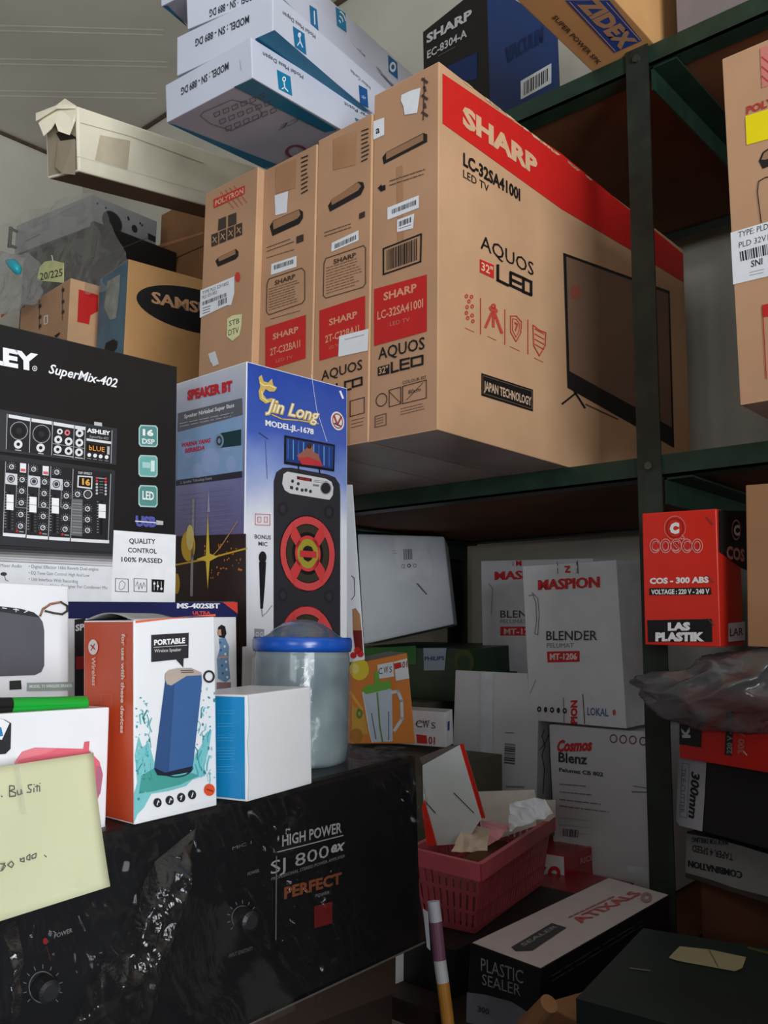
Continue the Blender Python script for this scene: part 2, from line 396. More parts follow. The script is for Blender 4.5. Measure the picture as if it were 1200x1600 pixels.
T = .0035; YF = 1.23; YB = 1.86
for x0, zt in ((-.599, 1.9), (-1.42, .24), (.40, 1.9), (-2.72, .24)):
    angle('post', [(x0, x0+.037, YF-.001, YF-.001+T, -1.45, zt), (x0, x0+T, YF, YF+.037, -1.45, zt)], M_GREEN2)
    angle('post', [(x0, x0+.037, YB-T, YB, -1.45, zt if zt < 1 else 1.5), (x0, x0+T, YB-.037, YB, -1.45, zt if zt < 1 else 1.5)], M_GREEN2)
for x0, x1, z0, z1 in ((-3.3, .44, .238, .2705), (-1.40, .44, .893, .926), (-2.72, .44, -.462, -.428)):
    angle('beam', [(x0, x1, YF+.004, YF+.004+T, z0, z1), (x0, x1, YF+.004, YF+.04, z0, z0+T)], M_GREEN)
    angle('beam', [(x0, x1, YB-.008, YB-.008+T, z0, z1), (x0, x1, YB-.04, YB-.008, z0, z0+T)], M_GREEN)
    for xs in ((-.562, .40) if z0 > .8 else (-.562, .40, -1.385)):
        angle('side_beam', [(xs, xs+T, YF+.010, YB-.012, z0-.040, z0-.001), (xs, xs+.042, YF+.010, YB-.012, z0-.004, z0-.001)], M_GREEN)
    top = {.238: .2695, .893: .925, -.462: -.4285}[z0]
    xm = -.58
    for a, b in ((x0, -1.9), (-1.897, xm), (xm+.003, x1)) if x0 < -1.9 else ((x0, xm), (xm+.003, x1)):
        rpart('shelf_board', a+.002, b, YF+.0085, YB-.009, z0+.0045, top, M_WOOD)
for z in (.255, .908):
    vs, fs = tube([Vector((-.58, YF-.006, z))-RO, Vector((-.58, YF-.001, z))-RO], .006, 8)
    mesh_obj('bolt', vs, fs, mat('bolt_steel', (96, 98, 92), .4, metal=.8), rack)

# unseen counter and cabinet, added to block light from the low goods
t = Thing('light_block_counter', 'dark counter added to block light, to the right, outside the frame', 'counter', Matrix.Translation((.87, .6, -1.45)))
M_CNT = mat('light_block_laminate', (58, 44, 36), rough=.4, amt=.15)
for nm, x0, x1, y0, y1, z0, z1 in (('top', .25, 1.5, .20, .98, .01, .05), ('body', .28, 1.47, .23, .95, -1.38, .01), ('plinth', .34, 1.41, .27, .90, -1.45, -1.38), ('light_block_cabinet', -.55, 1.3, -1.0, -.55, -1.45, .05)):
    t.lpart(nm, [(x, y, z) for z in (z0, z1) for y in (y0, y1) for x in (x0, x1)], [(0, 2, 3, 1), (4, 5, 7, 6), (0, 1, 5, 4), (1, 3, 7, 5), (3, 2, 6, 7), (2, 0, 4, 6)], M_CNT)

# unseen cartons added right of the frame to shadow the shelf interior
for x, y, z, w_, d_, h_, lb in ((-.015, 1.05, .2710, .36, .60, .52, 'added light-blocking carton on the middle shelf, outside the frame to the right'), (-.015, 1.25, .9265, .36, .50, .52, 'added light-blocking carton on the top shelf, outside the frame to the right'), (-.02, 1.12, -.427, .38, .62, .50, 'added light-blocking carton on the lower shelf, outside the frame to the right')):
    carton('carton', lb, 'carton', (x, y, z, w_, d_, h_), [K_SHADE], {})


# ---------------------------------------------------------------- television cartons on the middle shelf
K_UNDER = mat('cardboard_underside', (186, 168, 160), rough=.38, spec=.5, scale=5, amt=.45, bump=.6)
K_HOLE = mat('handle_hole_dark', (22, 16, 12), rough=.9, amt=0)
K_FLAP = kraft('cardboard_inner_flap', (150, 112, 84))
TAPE = mat('brown_parcel_tape', (170, 128, 94), rough=.25, spec=.5, scale=14, amt=.1)
TVM = [K_LIT, K_SHADE, K_UNDER]; TVF = {'F': 1, 'B': 2}
def slot(t, pts, flap):
    t.poly(pts, K_HOLE, 1, 'handle_hole'); t.poly(flap, K_FLAP, 2, 'handle_flap')
def raise_z(k, z0):
    p = list(PO[k]); p[5] = p[2]+p[5]-z0; p[2] = z0; return p
KRI = (196, 158, 122)
# -- tall 32 inch carton at the front
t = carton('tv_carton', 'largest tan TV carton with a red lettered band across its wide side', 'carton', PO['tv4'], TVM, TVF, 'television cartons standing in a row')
tv4 = t
t.on('R')
t.poly([(691, 115), (877, 240.5), (1067, 397), (1067, 441), (987, 392), (877, 327), (691, 193)], (208, 36, 32), 1, 'red_band')
t.text('SHARP', (722, 194), (839, 275), 31, (216, 178, 142), 3, .05)
t.text('LC-32SA4100I', (723, 258), (812, 314), 20, BLK, 3, .03)
t.text('LED TV', (723, 277), (763, 301), 12, BLK, 3)
t.text('AQUOS', (750, 388), (833, 431.5), 22, BLK, 3)
t.poly([(749, 405), (771, 414.5), (771, 435.5), (749, 425.5)], (206, 44, 40), 2, 'red_badge')
t.text('32"', (751, 422), (769, 430.5), 13, (226, 196, 165), 4, .02)
for pts in ([(777, 415), (777, 438), (793, 446)], [(815, 434), (797, 426), (797, 446), (814, 454)], [(798, 437), (813, 444)], [(817, 435), (829, 441), (829, 461), (817, 456), (817, 435)]):
    t.line(pts, 4.2, BLK, 3, 'logo_stroke')
RI = (198, 74, 60)
for x, y0, y1 in ((750, 466, 522), (788, 484, 538), (824, 500, 553)): t.line([(x, y0), (x, y1)], 1.3, RI, 3)
# four red pictograms
for dx, dy in ((-5, -22), (3, -21), (-1, -14), (-4, -5), (4, -6), (-5, 4), (4, 8), (-3, 12), (5, 17)): t.disc(733+dx, 485+dy, 2.6, 3.3, RI, 3, .45, name='pictogram')
t.disc(770, 484, 7, 4.5, RI, 3, 0, slope=.4, name='pictogram'); t.disc(770, 479, 4, 4.5, RI, 3, .4, name='pictogram')
for pts in ([(770, 489), (770, 510)], [(767, 490), (758, 511)], [(773, 492), (783, 520)]): t.line(pts, 4, RI, 3, 'pictogram')
t.line([(797, 494), (806, 494), (814, 503), (813, 520), (805.5, 534), (797, 519)], 1.5, RI, 3, 'pictogram', True)
t.line([(800, 498), (806, 499), (811, 506), (810, 518), (805.5, 527), (800, 516)], 1, RI, 3, 'pictogram', True)
t.text('7', (803, 516), (809, 519), 13, RI, 4, .03)
t.line([(832, 508), (842, 516), (852, 520), (851, 540), (842, 556), (833, 540)], 1.6, RI, 3, 'pictogram', True)
for k in range(4): t.line([(835, 514+k*8), (849, 522+k*8)], 1.4, RI, 3, 'pictogram')
for x, y in ((726, 511), (761, 524), (796, 540), (834, 558)): t.greek([(x, y), (x+17, y+8), (x+17, y+11), (x, y+3)], 1, RI, 3, .8, x)
t.poly([(751.5, 583), (832, 609), (832, 643), (751.5, 618)], BLK, 2, 'black_plate')
t.line([(753.5, 587), (830, 611.5), (830, 639), (753.5, 614.5)], .8, (120, 100, 80), 3, 'plate_border', True)
t.text('JAPAN TECHNOLOGY', (755, 609), (829, 634), 14, (206, 178, 150), 4, .03)
# printed picture of a television
t.poly([(879.5, 395), (1046, 455), (1053, 700), (886, 606)], BLK, 1, 'tv_picture')
t.poly([(884, 401), (1043, 459), (1049, 668), (889, 580)], (128, 100, 80), 2, 'tv_picture_screen')
t.line([(902, 612), (878, 631)], 3, BLK, 2, 'tv_picture'); t.line([(897, 612), (913, 637)], 3, BLK, 2, 'tv_picture')
t.line([(915, 632), (965, 655)], 2, (90, 70, 54), 1, 'tv_picture')
t.disc(898, 457, 9, 11, (150, 82, 64), 3, 0, name='tv_picture_flower')
t.on('F')
t.poly([(628, 149), (643, 142), (658, 137.5), (655, 160), (652.5, 177), (633, 180), (631, 166), (627, 158)], STICK, 3, 'torn_sticker')
t.poly([(584, 190), (601, 184), (601, 211), (584, 219)], STICK, 2, 'sticker'); t.text('a', (588, 210), (594, 207.5), 8, BLK, 3, .02)
slot(t, [(598, 246), (604, 238), (662, 208), (668, 210), (668, 222), (600, 257)], [(604, 239), (662, 209.5), (662, 220), (604, 250)])
t.greek([(610, 280), (670, 260), (670, 273), (610, 293)], 2, (92, 70, 56), 3, 1.4, 5)
t.poly([(591, 294), (597, 288), (597, 291), (603, 289), (603, 297), (597, 299), (597, 301)], BLK, 3, 'arrow_mark')
for k in range(5): t.line([(661+(k % 2)*3, 124+k*13), (668-(k % 2)*3, 129+k*13)], 4, (70, 54, 46), 3, 'handling_mark')
t.line([(664, 122), (662, 188)], 1.5, (70, 54, 46), 3, 'handling_mark')
t.poly([(606, 325), (655, 305.5), (655, 325), (606, 344)], STICK, 2, 'barcode_label'); t.bars([(613, 328), (652, 312), (652, 320), (613, 335)], 40, seed=2)
t.poly([(621, 344), (648, 334), (646, 357), (621, 363)], STICK, 2, 'barcode_label'); t.bars([(624, 347), (644, 339), (644, 347), (624, 355)], 18, seed=3); t.greek([(624, 356), (643, 349), (643, 354), (624, 360)], 1, (70, 70, 80), 3, .8, 2)
t.line([(600, 389), (659, 366), (658, 409), (600, 429)], 2.4, BLK, 3, 'barcode_frame', True); t.bars([(605, 391), (654, 372), (654, 406), (605, 423)], 30, seed=4)
def red_panel(t, q, model, b1, b2, u1, m1, m2, u2):
    t.poly(q, (190, 36, 36), 1, 'red_panel')
    t.text('SHARP', *b1, u1, (206, 140, 112), 3, .03); t.text(model, *b2, u2, (206, 140, 112), 3, .02)
t.poly([(585, 452), (667.5, 429), (667.5, 518), (585, 541)], (190, 36, 36), 1, 'red_panel')
t.text('SHARP', (600, 470), (652, 455), 12, (214, 150, 122), 3, .03); t.text('LC-32SA4100I', (590.5, 500), (662, 480), 13, (214, 150, 122), 3, .02); t.text('LED TV', (610, 510), (641, 502), 6, (200, 120, 100), 3)
t.text('AQUOS', (592, 562), (664.5, 545), 18, BLK, 3, .01)
t.poly([(591, 574), (609, 569), (609, 584), (591, 588)], BLK, 2, 'black_badge'); t.text('32"', (593, 585), (607, 581), 10, KRI, 3, .02)
for pts in ([(613, 567), (613, 582), (623, 579)], [(640, 560), (627, 563), (627, 578), (640, 575)], [(628, 570), (639, 567.5)], [(644, 560), (661, 556), (661, 569), (644, 573), (644, 560)]): t.line(pts, 3.2, BLK, 3, 'logo_stroke')
t.disc(597, 625, 9, 10.5, (60, 46, 40), 3, .86, slope=-.2, name='pictogram')
t.line([(609, 610), (627, 605), (627, 631), (609, 636)], 1.2, (60, 46, 40), 3, 'pictogram', True); t.line([(609, 612), (627, 630)], 1, (60, 46, 40), 3, 'pictogram')
t.line([(630, 604), (667, 594), (667, 622), (630, 631)], 1.2, (60, 46, 40), 3, 'pictogram', True); t.text('80cm', (639, 616), (658, 611), 6, (60, 46, 40), 3); t.line([(636, 625), (662, 598)], .8, (60, 46, 40), 3, 'pictogram')
t.text('COLOUR FIT', (630, 601), (667, 592), 5, (60, 46, 40), 3)
t.line([(587, 651), (604, 646), (604, 664), (587, 668)], 1.1, (90, 70, 60), 3, 'pictogram', True); t.greek([(589, 653), (602, 649), (602, 661), (589, 665)], 3, (100, 76, 62), 3, .9, 3)
t.greek([(627, 637), (668, 627), (668, 640), (627, 650)], 3, (84, 66, 56), 3, .9, 7)
t.poly([(620, 262), (629, 258), (631, 376), (622, 380)], TAPE, 1, 'tape_strip')
# worn nicks of liner along the top edge of the wide side
r = random.Random(3)
for k in range(20):
    u = r.random(); x = 712+u*215; y = 97+(x-688)*.772; wv = r.uniform(3, 9)
    t.on('R').poly([(x-wv, y-wv*.77+1.5), (x, y+1), (x+wv, y+wv*.77+1.5), (x+wv*.5, y+wv*.4+r.uniform(3, 5)), (x-wv*.6, y-wv*.4+r.uniform(3, 5))], (214, 180, 146), 2, 'worn_edge')
t.flush()
# -- second carton, directly left
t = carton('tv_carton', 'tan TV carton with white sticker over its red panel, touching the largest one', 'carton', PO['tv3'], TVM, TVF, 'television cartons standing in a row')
t.on('F')
t.poly([(521, 218), (557, 203), (556, 258), (521, 266)], TAPE, 1, 'tape_patch')
t.greek([(566, 202), (577, 198), (577, 250), (566, 256)], 8, (70, 54, 46), 3, 2, 5)
slot(t, [(513, 322), (519, 312), (560, 284), (568, 285), (570, 293), (564, 305), (516, 331)], [(518, 312), (560, 285), (565, 291), (560, 298), (519, 321)])
t.greek([(508, 361), (558, 344), (558, 355), (508, 372)], 2, (92, 70, 56), 3, 1.2, 3); t.poly([(562, 334), (571, 330), (571, 339), (562, 343)], (60, 46, 40), 3, 'arrow_mark')
t.poly([(519, 380), (561, 360), (561, 376), (518, 394)], STICK, 2, 'barcode_label'); t.bars([(524, 382), (558, 367), (558, 374), (524, 389)], 36, seed=5)
t.line([(507, 412), (510, 404), (569, 384), (572, 388), (572, 443), (568, 449), (510, 466), (506, 462)], 1.2, (70, 54, 46), 3, 'print_frame', True)
t.text('SHARP', (522, 413), (557, 401.5), 7, (60, 46, 40), 3, .02); t.greek([(511, 417), (567, 399), (567, 444), (511, 461)], 10, (100, 78, 64), 3, .9, 9)
t.poly([(499.5, 485.5), (571, 462), (571, 544), (499.5, 564)], (190, 36, 36), 1, 'red_panel')
t.text('SHARP', (515, 509), (559, 496), 10, (214, 150, 122), 3, .03); t.text('2T-C32BA1I', (509, 536), (562, 519), 11, (214, 150, 122), 3, .02); t.text('LED TV', (515, 546), (530, 542), 5, (200, 120, 100), 3)
t.poly([(531, 525.6), (577, 514), (575.5, 548), (529.5, 558)], STICK, 4, 'sticker'); t.greek([(540, 528), (570, 520), (570, 527), (540, 534)], 1, (150, 155, 165), 5, 1.2, 2)
t.text('AQUOS', (503, 595), (567, 577), 15, BLK, 3, .01)
t.poly([(506, 606), (524, 602), (524, 616), (506, 620)], BLK, 2, 'black_badge')
for pts in ([(527, 600), (527, 613), (536, 611)], [(549, 595), (540, 597), (540, 610), (549, 608)], [(552, 594), (566, 590), (566, 601), (552, 605), (552, 594)]): t.line(pts, 3, BLK, 3, 'logo_stroke')
t.line([(548, 627), (570, 621), (570, 645), (548, 651)], 1.2, (60, 46, 40), 3, 'pictogram', True); t.greek([(550, 655), (570, 650), (570, 666), (550, 671)], 3, (90, 70, 60), 3, .9, 2)
t.flush()
# -- third
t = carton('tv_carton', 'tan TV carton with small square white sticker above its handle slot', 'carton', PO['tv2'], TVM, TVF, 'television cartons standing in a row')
t.on('F')
t.poly([(431, 262), (463, 248), (462, 294), (431, 303)], TAPE, 1, 'tape_patch')
t.greek([(472, 244), (482, 240), (482, 300), (472, 306)], 9, (70, 54, 46), 3, 2, 6)
t.poly([(430, 306), (451, 299), (449, 332.5), (431, 337)], STICK, 3, 'sticker')
slot(t, [(422, 354), (427, 345), (468, 327), (474, 331), (474, 341), (468, 350), (426, 369)], [(427, 346), (468, 328), (470, 336), (465, 342), (428, 359)])
t.greek([(418, 384), (462, 368), (462, 380), (418, 396)], 2, (92, 70, 56), 3, 1.2, 4); t.poly([(464, 370), (475, 366), (475, 377), (464, 381)], (60, 46, 40), 3, 'arrow_mark')
t.greek([(418, 402), (470, 386), (470, 388), (418, 404)], 1, (92, 70, 56), 3, 1, 4)
t.poly([(424.5, 413), (464, 400), (464, 417), (424, 430)], STICK, 2, 'barcode_label'); t.bars([(429, 415), (460, 405), (460, 412), (429, 422)], 36, seed=6)
t.line([(418, 444), (421, 436), (472, 419), (477, 424), (477, 468), (473, 474), (421, 492), (417, 487)], 1.2, (70, 54, 46), 3, 'print_frame', True)
t.text('SHARP', (430, 446), (462, 435), 7, (60, 46, 40), 3, .02); t.greek([(421, 450), (473, 434), (473, 470), (421, 487)], 9, (100, 78, 64), 3, .9, 12); t.greek([(424, 497), (470, 484), (470, 487), (424, 500)], 1, (90, 70, 60), 3, .9, 2)
t.poly([(415, 512), (478.5, 492), (478, 560), (415, 580)], (190, 36, 36), 1, 'red_panel')
t.text('SHARP', (427, 531), (467, 519), 9, (214, 150, 122), 3, .03); t.text('2T-C32BA1I', (423, 556), (470, 542), 11, (214, 150, 122), 3, .02); t.text('LED TV', (432, 567), (458, 560), 5, (200, 120, 100), 3)
t.flush()
# -- leftmost, with red stamp
t = carton('tv_carton', 'leftmost tan TV carton with red name stamp, yellow-green tag and wrapped white label', 'carton', PO['tv1'], TVM, TVF, 'television cartons standing in a row')
t.on('F')
t.poly([(334, 312), (383, 290), (383, 303), (334.5, 326)], (190, 52, 44), 2, 'red_stamp'); t.text('POLYTRON', (337, 322), (381, 302), 8, (214, 168, 136), 3, .03)
for k in range(4): t.line([(346+k*7, 300-k*3), (366+k*7, 326-k*3)], 1, (200, 70, 60), 4, 'red_stroke')
for q in ([(342, 343), (354, 338), (354, 356), (341, 361)], [(357, 337), (370, 332), (370, 350), (357, 355)]): t.poly(q, (62, 50, 42), 2, 'pictogram'); 
for k in range(4): x = 331+k*12.5; y = 367-k*5; t.poly([(x, y), (x+10.5, y-4), (x+10.5, y+15), (x, y+19)], (58, 46, 40), 2, 'pictogram'); t.line([(x+3, y+4), (x+8, y+12)], 1.3, KRI, 3, 'pictogram'); t.line([(x+2, y+12), (x+8, y+4)], 1, KRI, 3, 'pictogram')
slot(t, [(337, 408), (342, 402), (369, 389), (373, 393), (373, 400), (369, 405), (341, 417)], [(341, 403), (368, 390), (369, 397), (343, 409)])
t.disc(372, 433, 4, 8, (196, 54, 46), 2)
t.poly([(314, 454), (367, 432), (367, 458), (362, 477), (356, 477), (313, 497)], STICK, 3, 'printed_label')
t.text('TYPE PLD 32V1852', (317, 461), (358, 445), 5, (50, 52, 60), 4); t.text('PLD 32V1852', (317, 468), (340, 459), 5, (50, 52, 60), 4); t.bars([(317, 472), (356, 457), (356, 463), (317, 478)], 40, lev=4, seed=8); t.greek([(318, 480), (330, 476), (330, 488), (318, 492)], 3, (60, 62, 70), 4, 1, 2); t.bars([(342, 470), (356, 464), (356, 473), (342, 479)], 12, lev=4, seed=9)
t.poly([(356, 498), (364, 493), (379, 491), (378, 510), (375, 524), (364, 533), (355, 526)], (214, 216, 164), 3, 'price_tag')
t.text('STB', (359, 510), (375, 505), 8, (40, 44, 40), 4); t.text('DTV', (358, 525), (374, 520), 9, (40, 44, 40), 4)
t.poly([(326, 553), (337, 549), (341, 562), (330, 567)], (206, 210, 216), 3, 'tape_scrap'); t.poly([(331, 566), (341, 562), (343, 569), (334, 573)], (206, 210, 216), 3, 'tape_scrap')
t.flush()

# ---------------------------------------------------------------- white and teal boxes stacked upside down on the TV cartons
TEAL = (18, 112, 150)
W_SN = mat('white_card_cool', (200, 206, 222), rough=.5, spec=.35, amt=.05, scale=6); W_SNB = mat('white_card_shaded_underside', (172, 174, 192), rough=.5, amt=.08, scale=6)  # underside is the white card with shade put into its tone
TEALM = mat('teal_print', TEAL, rough=.4, spec=.4, amt=.08)
SNG = 'white and teal boxes stacked on the TV cartons'
def snbox(key, label, edge_right=True):
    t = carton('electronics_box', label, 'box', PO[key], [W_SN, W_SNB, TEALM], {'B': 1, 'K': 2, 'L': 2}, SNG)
    return t
t = snbox('sn1', 'white and teal box at the bottom of the upside-down stack, underside showing')
t.on('F').text('MODEL : SN - 889 DG', (358, 97), (284, 138), (0, 12), (52, 54, 64), 3, .015)
t.line([(376, 94), (378, 109)], 1, (190, 192, 200), 3, 'fold_mark')
t.on('R').text('Model Masa Depan', (473, 118), (410, 81), (0, 6), (60, 62, 72), 3)
t.poly([(432, 109), (453, 120), (456, 150), (435, 139)], (20, 124, 166), 2, 'icon_panel')
t.disc(443, 124, 3, 4, (235, 240, 245), 3, .5, name='icon'); t.line([(443, 128), (444, 137), (449, 143)], 1.5, (235, 240, 245), 3, 'icon'); t.line([(444, 137), (440, 139)], 1.5, (235, 240, 245), 3, 'icon')
t.text('Far Point', (574, 180), (537, 159), (0, 5), (60, 62, 72), 3); t.poly([(554, 184), (562, 188), (562, 192), (556, 190)], (20, 124, 166), 2, 'icon_panel')
t.on('B').poly([(395, 122.5), (527, 202), (508, 206), (365, 135)], TEALM, 1, 'teal_panel')
t.poly([(262, 192), (275, 195), (437, 258), (412, 262)], TEALM, 1, 'teal_panel')
r = random.Random(4)
for a in range(3):
    for b in range(6):
        x = 334+b*14-a*(-9); y = 176-b*5.5+a*11; t.line([(x, y), (x+9, y-3.5), (x+8+2, y+2), (x+2, y+6)], 1, (96, 96, 112), 3, 'circuit_print', True)
t.line([(313, 180), (318, 174), (362, 155), (400, 163), (410, 176), (406, 183), (362, 203), (330, 193)], .9, (96, 96, 112), 3, 'circuit_print', True)
t.text('CE', (470, 181), (440, 194), (-6, 9), (96, 96, 112), 3)
t.disc(463, 236, 17, 11, (134, 66, 92), 3, .72, name='maroon_mark')
t.flush()
t = snbox('sn2', 'white and teal box second from the bottom of the upside-down stack')
t.on('F').text('MODEL : SN - 889 DG', (390, 24), (306, 62), (0, 12), (52, 54, 64), 3, .015)
t.on('R').text('Model Masa Depan', (492, 55), (441, 17), (0, 6), (60, 62, 72), 3)
t.poly([(457, 41), (475, 53), (478, 86), (460, 73)], (20, 110, 158), 2, 'icon_panel'); t.line([(467, 53), (468, 65), (472, 74)], 1.5, (225, 232, 245), 3, 'icon'); t.line([(468, 65), (464, 71)], 1.5, (225, 232, 245), 3, 'icon'); t.disc(467, 55, 2.5, 4, (225, 232, 245), 3, .4, name='icon')
t.poly([(560, 133), (573, 140), (575, 169), (562, 162)], (20, 84, 150), 2, 'icon_panel'); t.text('*', (564, 158), (571, 161), 10, (190, 205, 235), 3)
t.text('Indoor Cerdas', (578, 136), (547, 108), (0, 5), (80, 84, 100), 3)
t.on('B').poly([(429, 46), (577, 174), (560, 172), (398, 60)], TEALM, 1, 'teal_panel')
t.flush()
t = snbox('sn3', 'white and teal box third from the bottom of the upside-down stack')
t.on('F').text('MODEL : SN - 889 DG', (402, -14), (328, 16), (0, 12), (52, 54, 64), 3, .015)
t.on('R').poly([(483, 8), (494, 15), (497, 49), (485, 38)], (20, 110, 158), 2, 'icon_panel'); t.line([(490, 18), (491, 38)], 1.8, (225, 232, 245), 3, 'icon')
t.on('B').poly([(448, 4), (487, 41), (478, 36), (440, 8)], TEALM, 1, 'teal_panel')
t.flush()
t = snbox('sn4', 'topmost white and teal box of the upside-down stack, turned, two icons on its side')
t.on('R').poly([(524, 11), (539, 21), (541, 51), (526, 40)], (20, 124, 166), 2, 'icon_panel')
for k in range(3): t.disc(528, 38, 4+k*4, 7+k*7, (235, 240, 245), 3, 1-.3/(k+1), 15, 80, name='icon')
t.poly([(606, 86), (620, 98), (621, 124), (607, 112)], (20, 96, 156), 2, 'icon_panel'); t.disc(613, 105, 5, 8, (225, 235, 245), 3, .5, name='icon')
t.text('Sinyal Kuat Stabil', (570, 87), (527, 48), (0, 6), (60, 62, 72), 3); t.text('Desain Modern', (606, 125), (588, 103), (0, 5), (60, 62, 72), 3)
t.on('B').poly([(550, 83), (603, 140), (588, 142), (548, 84)], TEALM, 1, 'teal_panel'); t.poly([(254, 9), (293, 42), (290, 37), (262, 8)], TEALM, 1, 'teal_panel')
t.flush()

# ---------------------------------------------------------------- long aged carton with a torn end
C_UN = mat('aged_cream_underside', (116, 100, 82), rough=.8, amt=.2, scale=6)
C_TEAR = kraft('torn_grey_board', (156, 144, 124)); 
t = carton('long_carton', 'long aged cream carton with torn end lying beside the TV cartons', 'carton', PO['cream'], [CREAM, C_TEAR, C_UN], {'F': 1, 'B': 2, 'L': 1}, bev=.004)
t.on('R').poly([(156, 211), (203, 220), (199, 266), (148, 250)], mat('old_tape_patch', (206, 194, 168), .3, amt=.1), 1, 'tape_patch')
t.line([(126, 192), (203, 213), (317, 255)], 1.2, (190, 182, 160), 1, 'crease'); t.line([(121, 244), (200, 266), (317, 300)], 1, (226, 222, 206), 1, 'crease')
t.on('F').poly([(88, 208), (100, 203), (119, 214), (119, 219), (96, 222)], (36, 30, 26), 2, 'torn_gap')
r = random.Random(9)
def flap(t, pts, out, name='torn_flap', m=CREAM):
    """torn piece of board folded outward: pts on the end face, lifted by out metres"""
    t.cur = 'F'; p, n = t.planes['F']; P = [t.hit(x, y, 0)+n*o for (x, y), o in zip(pts, out)]
    k = len(P); vs = P+[q+n*.0016 for q in P]; fs = [tuple(range(k)), tuple(range(2*k-1, k-1, -1))]+[(i, (i+1) % k, k+(i+1) % k, k+i) for i in range(k)]
    t.lpart(name, vs, fs, m)
flap(t, [(66, 180), (92, 166), (107, 156), (121, 166), (122, 171), (98, 173), (72, 194)], [.012, .004, .006, .002, .004, .012, .02])
flap(t, [(73, 196), (80, 180), (98, 172), (121, 168), (121, 190), (118, 214), (104, 209), (96, 194), (92, 206), (84, 217)], [.016, .006, .004, .002, .004, .012, .016, .012, .016, .02])
flap(t, [(94, 222), (119, 218), (120, 274), (104, 273), (92, 262)], [.003, .002, .003, .008, .006], 'torn_flap', C_TEAR)
t.flush()

# ---------------------------------------------------------------- left end of the middle shelf
p = raise_z('sams', .272); t = carton('samsung_carton', 'tan carton with black oval and a scuffed blue end, left of the TV cartons', 'carton', p, [K_GOLD, mat('blue_print_scuffed', (74, 108, 128), rough=.6, amt=.25, scale=14)], {'F': 1})
t.root.name = 'oval_logo_carton'
t.on('R').disc(303, 485, 90, 34, (28, 26, 28), 1, slope=.22, n=48, name='black_oval')
t.text('SAMSUNG', (237, 473), (372, 503), 18, (196, 150, 112), 3, .035)
t.on('F').poly([(168, 440), (189, 428), (186, 470), (182, 497), (172, 500), (163, 480)], mat('torn_paper_patch', (146, 150, 146), .7, amt=.3, scale=30), 1, 'torn_patch')
t.poly([(163, 548), (166, 536), (178, 530), (184, 534), (183, 544), (176, 552)], K_HOLE, 2, 'handle_hole')
t.flush()
p = raise_z('cartA', .272); p[4] = .40
t = carton('carton', 'tan carton with a red block printed on its side, left of the oval-logo carton', 'carton', p, [K_LIT, K_SHADE], {'F': 1})
t.on('R').poly([(123, 452), (153, 461), (153, 486), (141, 493), (139, 507), (120.5, 503)], (196, 36, 34), 1, 'red_block')
t.on('F').line([(62, 468), (62, 515)], 1, (90, 70, 56), 2, 'handling_mark'); t.line([(98, 448), (98, 500)], 1, (90, 70, 56), 2, 'handling_mark')
for y in (452, 470, 486): t.poly([(97, y), (101, y-2), (101, y+3), (97, y+5)], BLK, 3, 'handling_mark')
for y in (477, 494, 508): t.poly([(61, y), (65, y-2), (65, y+3), (61, y+5)], BLK, 3, 'handling_mark')
t.line([(70, 495), (75, 493), (75, 505), (70, 507)], 1.5, (230, 230, 236), 3, 'white_mark', True)
t.poly([(85, 525), (94, 519), (94, 522), (89, 528)], K_HOLE, 2, 'handle_hole')
t.flush()
t = carton('carton', 'low tan carton at the far left end of the shelf, orange-edged', 'carton', (-2.56, 1.05, .272, .33, .38, .512), [K_LIT, K_SHADE], {'F': 1})
t.on('F').poly([(2, 492), (12, 486), (12, 490), (2, 497)], (204, 84, 44), 2, 'orange_mark'); t.flush()
# two dark cartons behind
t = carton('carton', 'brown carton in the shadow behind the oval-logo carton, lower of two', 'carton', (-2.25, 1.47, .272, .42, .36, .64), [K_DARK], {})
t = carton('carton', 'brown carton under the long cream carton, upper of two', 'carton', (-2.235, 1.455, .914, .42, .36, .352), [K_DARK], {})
t.on('F').poly([(248, 383), (318, 362), (318, 366), (248, 388)], mat('tape_orange_brown', (178, 112, 62), .3, amt=.1), 1, 'tape_strip')
t.line([(247, 416), (318, 384)], 1.5, (70, 44, 28), 1, 'seam')
t.flush()
local_box(t, 'flap', (0.0, -.006, .05), (.42, -.001, .17), K_DARK)
# silver amplifier in clear plastic on a black one
M_SIL = mat('silver_metal_panel', (150, 154, 160), rough=.4, metal=.1, amt=.1, scale=12); M_VENT = mat('dark_opening', (30, 32, 36), rough=.6, amt=0)
t = carton('silver_amplifier', 'silver-grey power amplifier under clear plastic at upper left', 'amplifier', PO['amp2'], [M_SIL], {}, bev=.001)
t.on('R').disc(175, 347.5, 15, 16.5, M_VENT, 1, slope=.4, name='fan_opening'); t.disc(175, 347.5, 16, 17.5, (90, 94, 98), 2, .93, slope=.4, name='fan_ring')
t.disc(210, 357.5, 4.5, 6, M_VENT, 1, slope=.4, name='connector_hole')
t.poly([(231, 364), (243, 370), (243, 379), (231, 374)], M_VENT, 1, 'connector_hole')
for x, y in ((152, 318), (165, 325), (200, 340), (222, 352), (150, 352), (201, 343), (219, 349)): t.disc(x, y, 1.5, 2, M_VENT, 1, name='screw_hole', n=8)
t.on('F').text('POWER AMPLIFIER', (45, 372), (72, 358), 4, (150, 156, 164), 2); t.greek([(42, 374), (68, 361), (68, 366), (42, 379)], 1, (60, 62, 66), 2, 1, 3)
t.line([(36, 362), (137, 312)], .8, (150, 154, 160), 2, 'panel_groove')
t.flush()
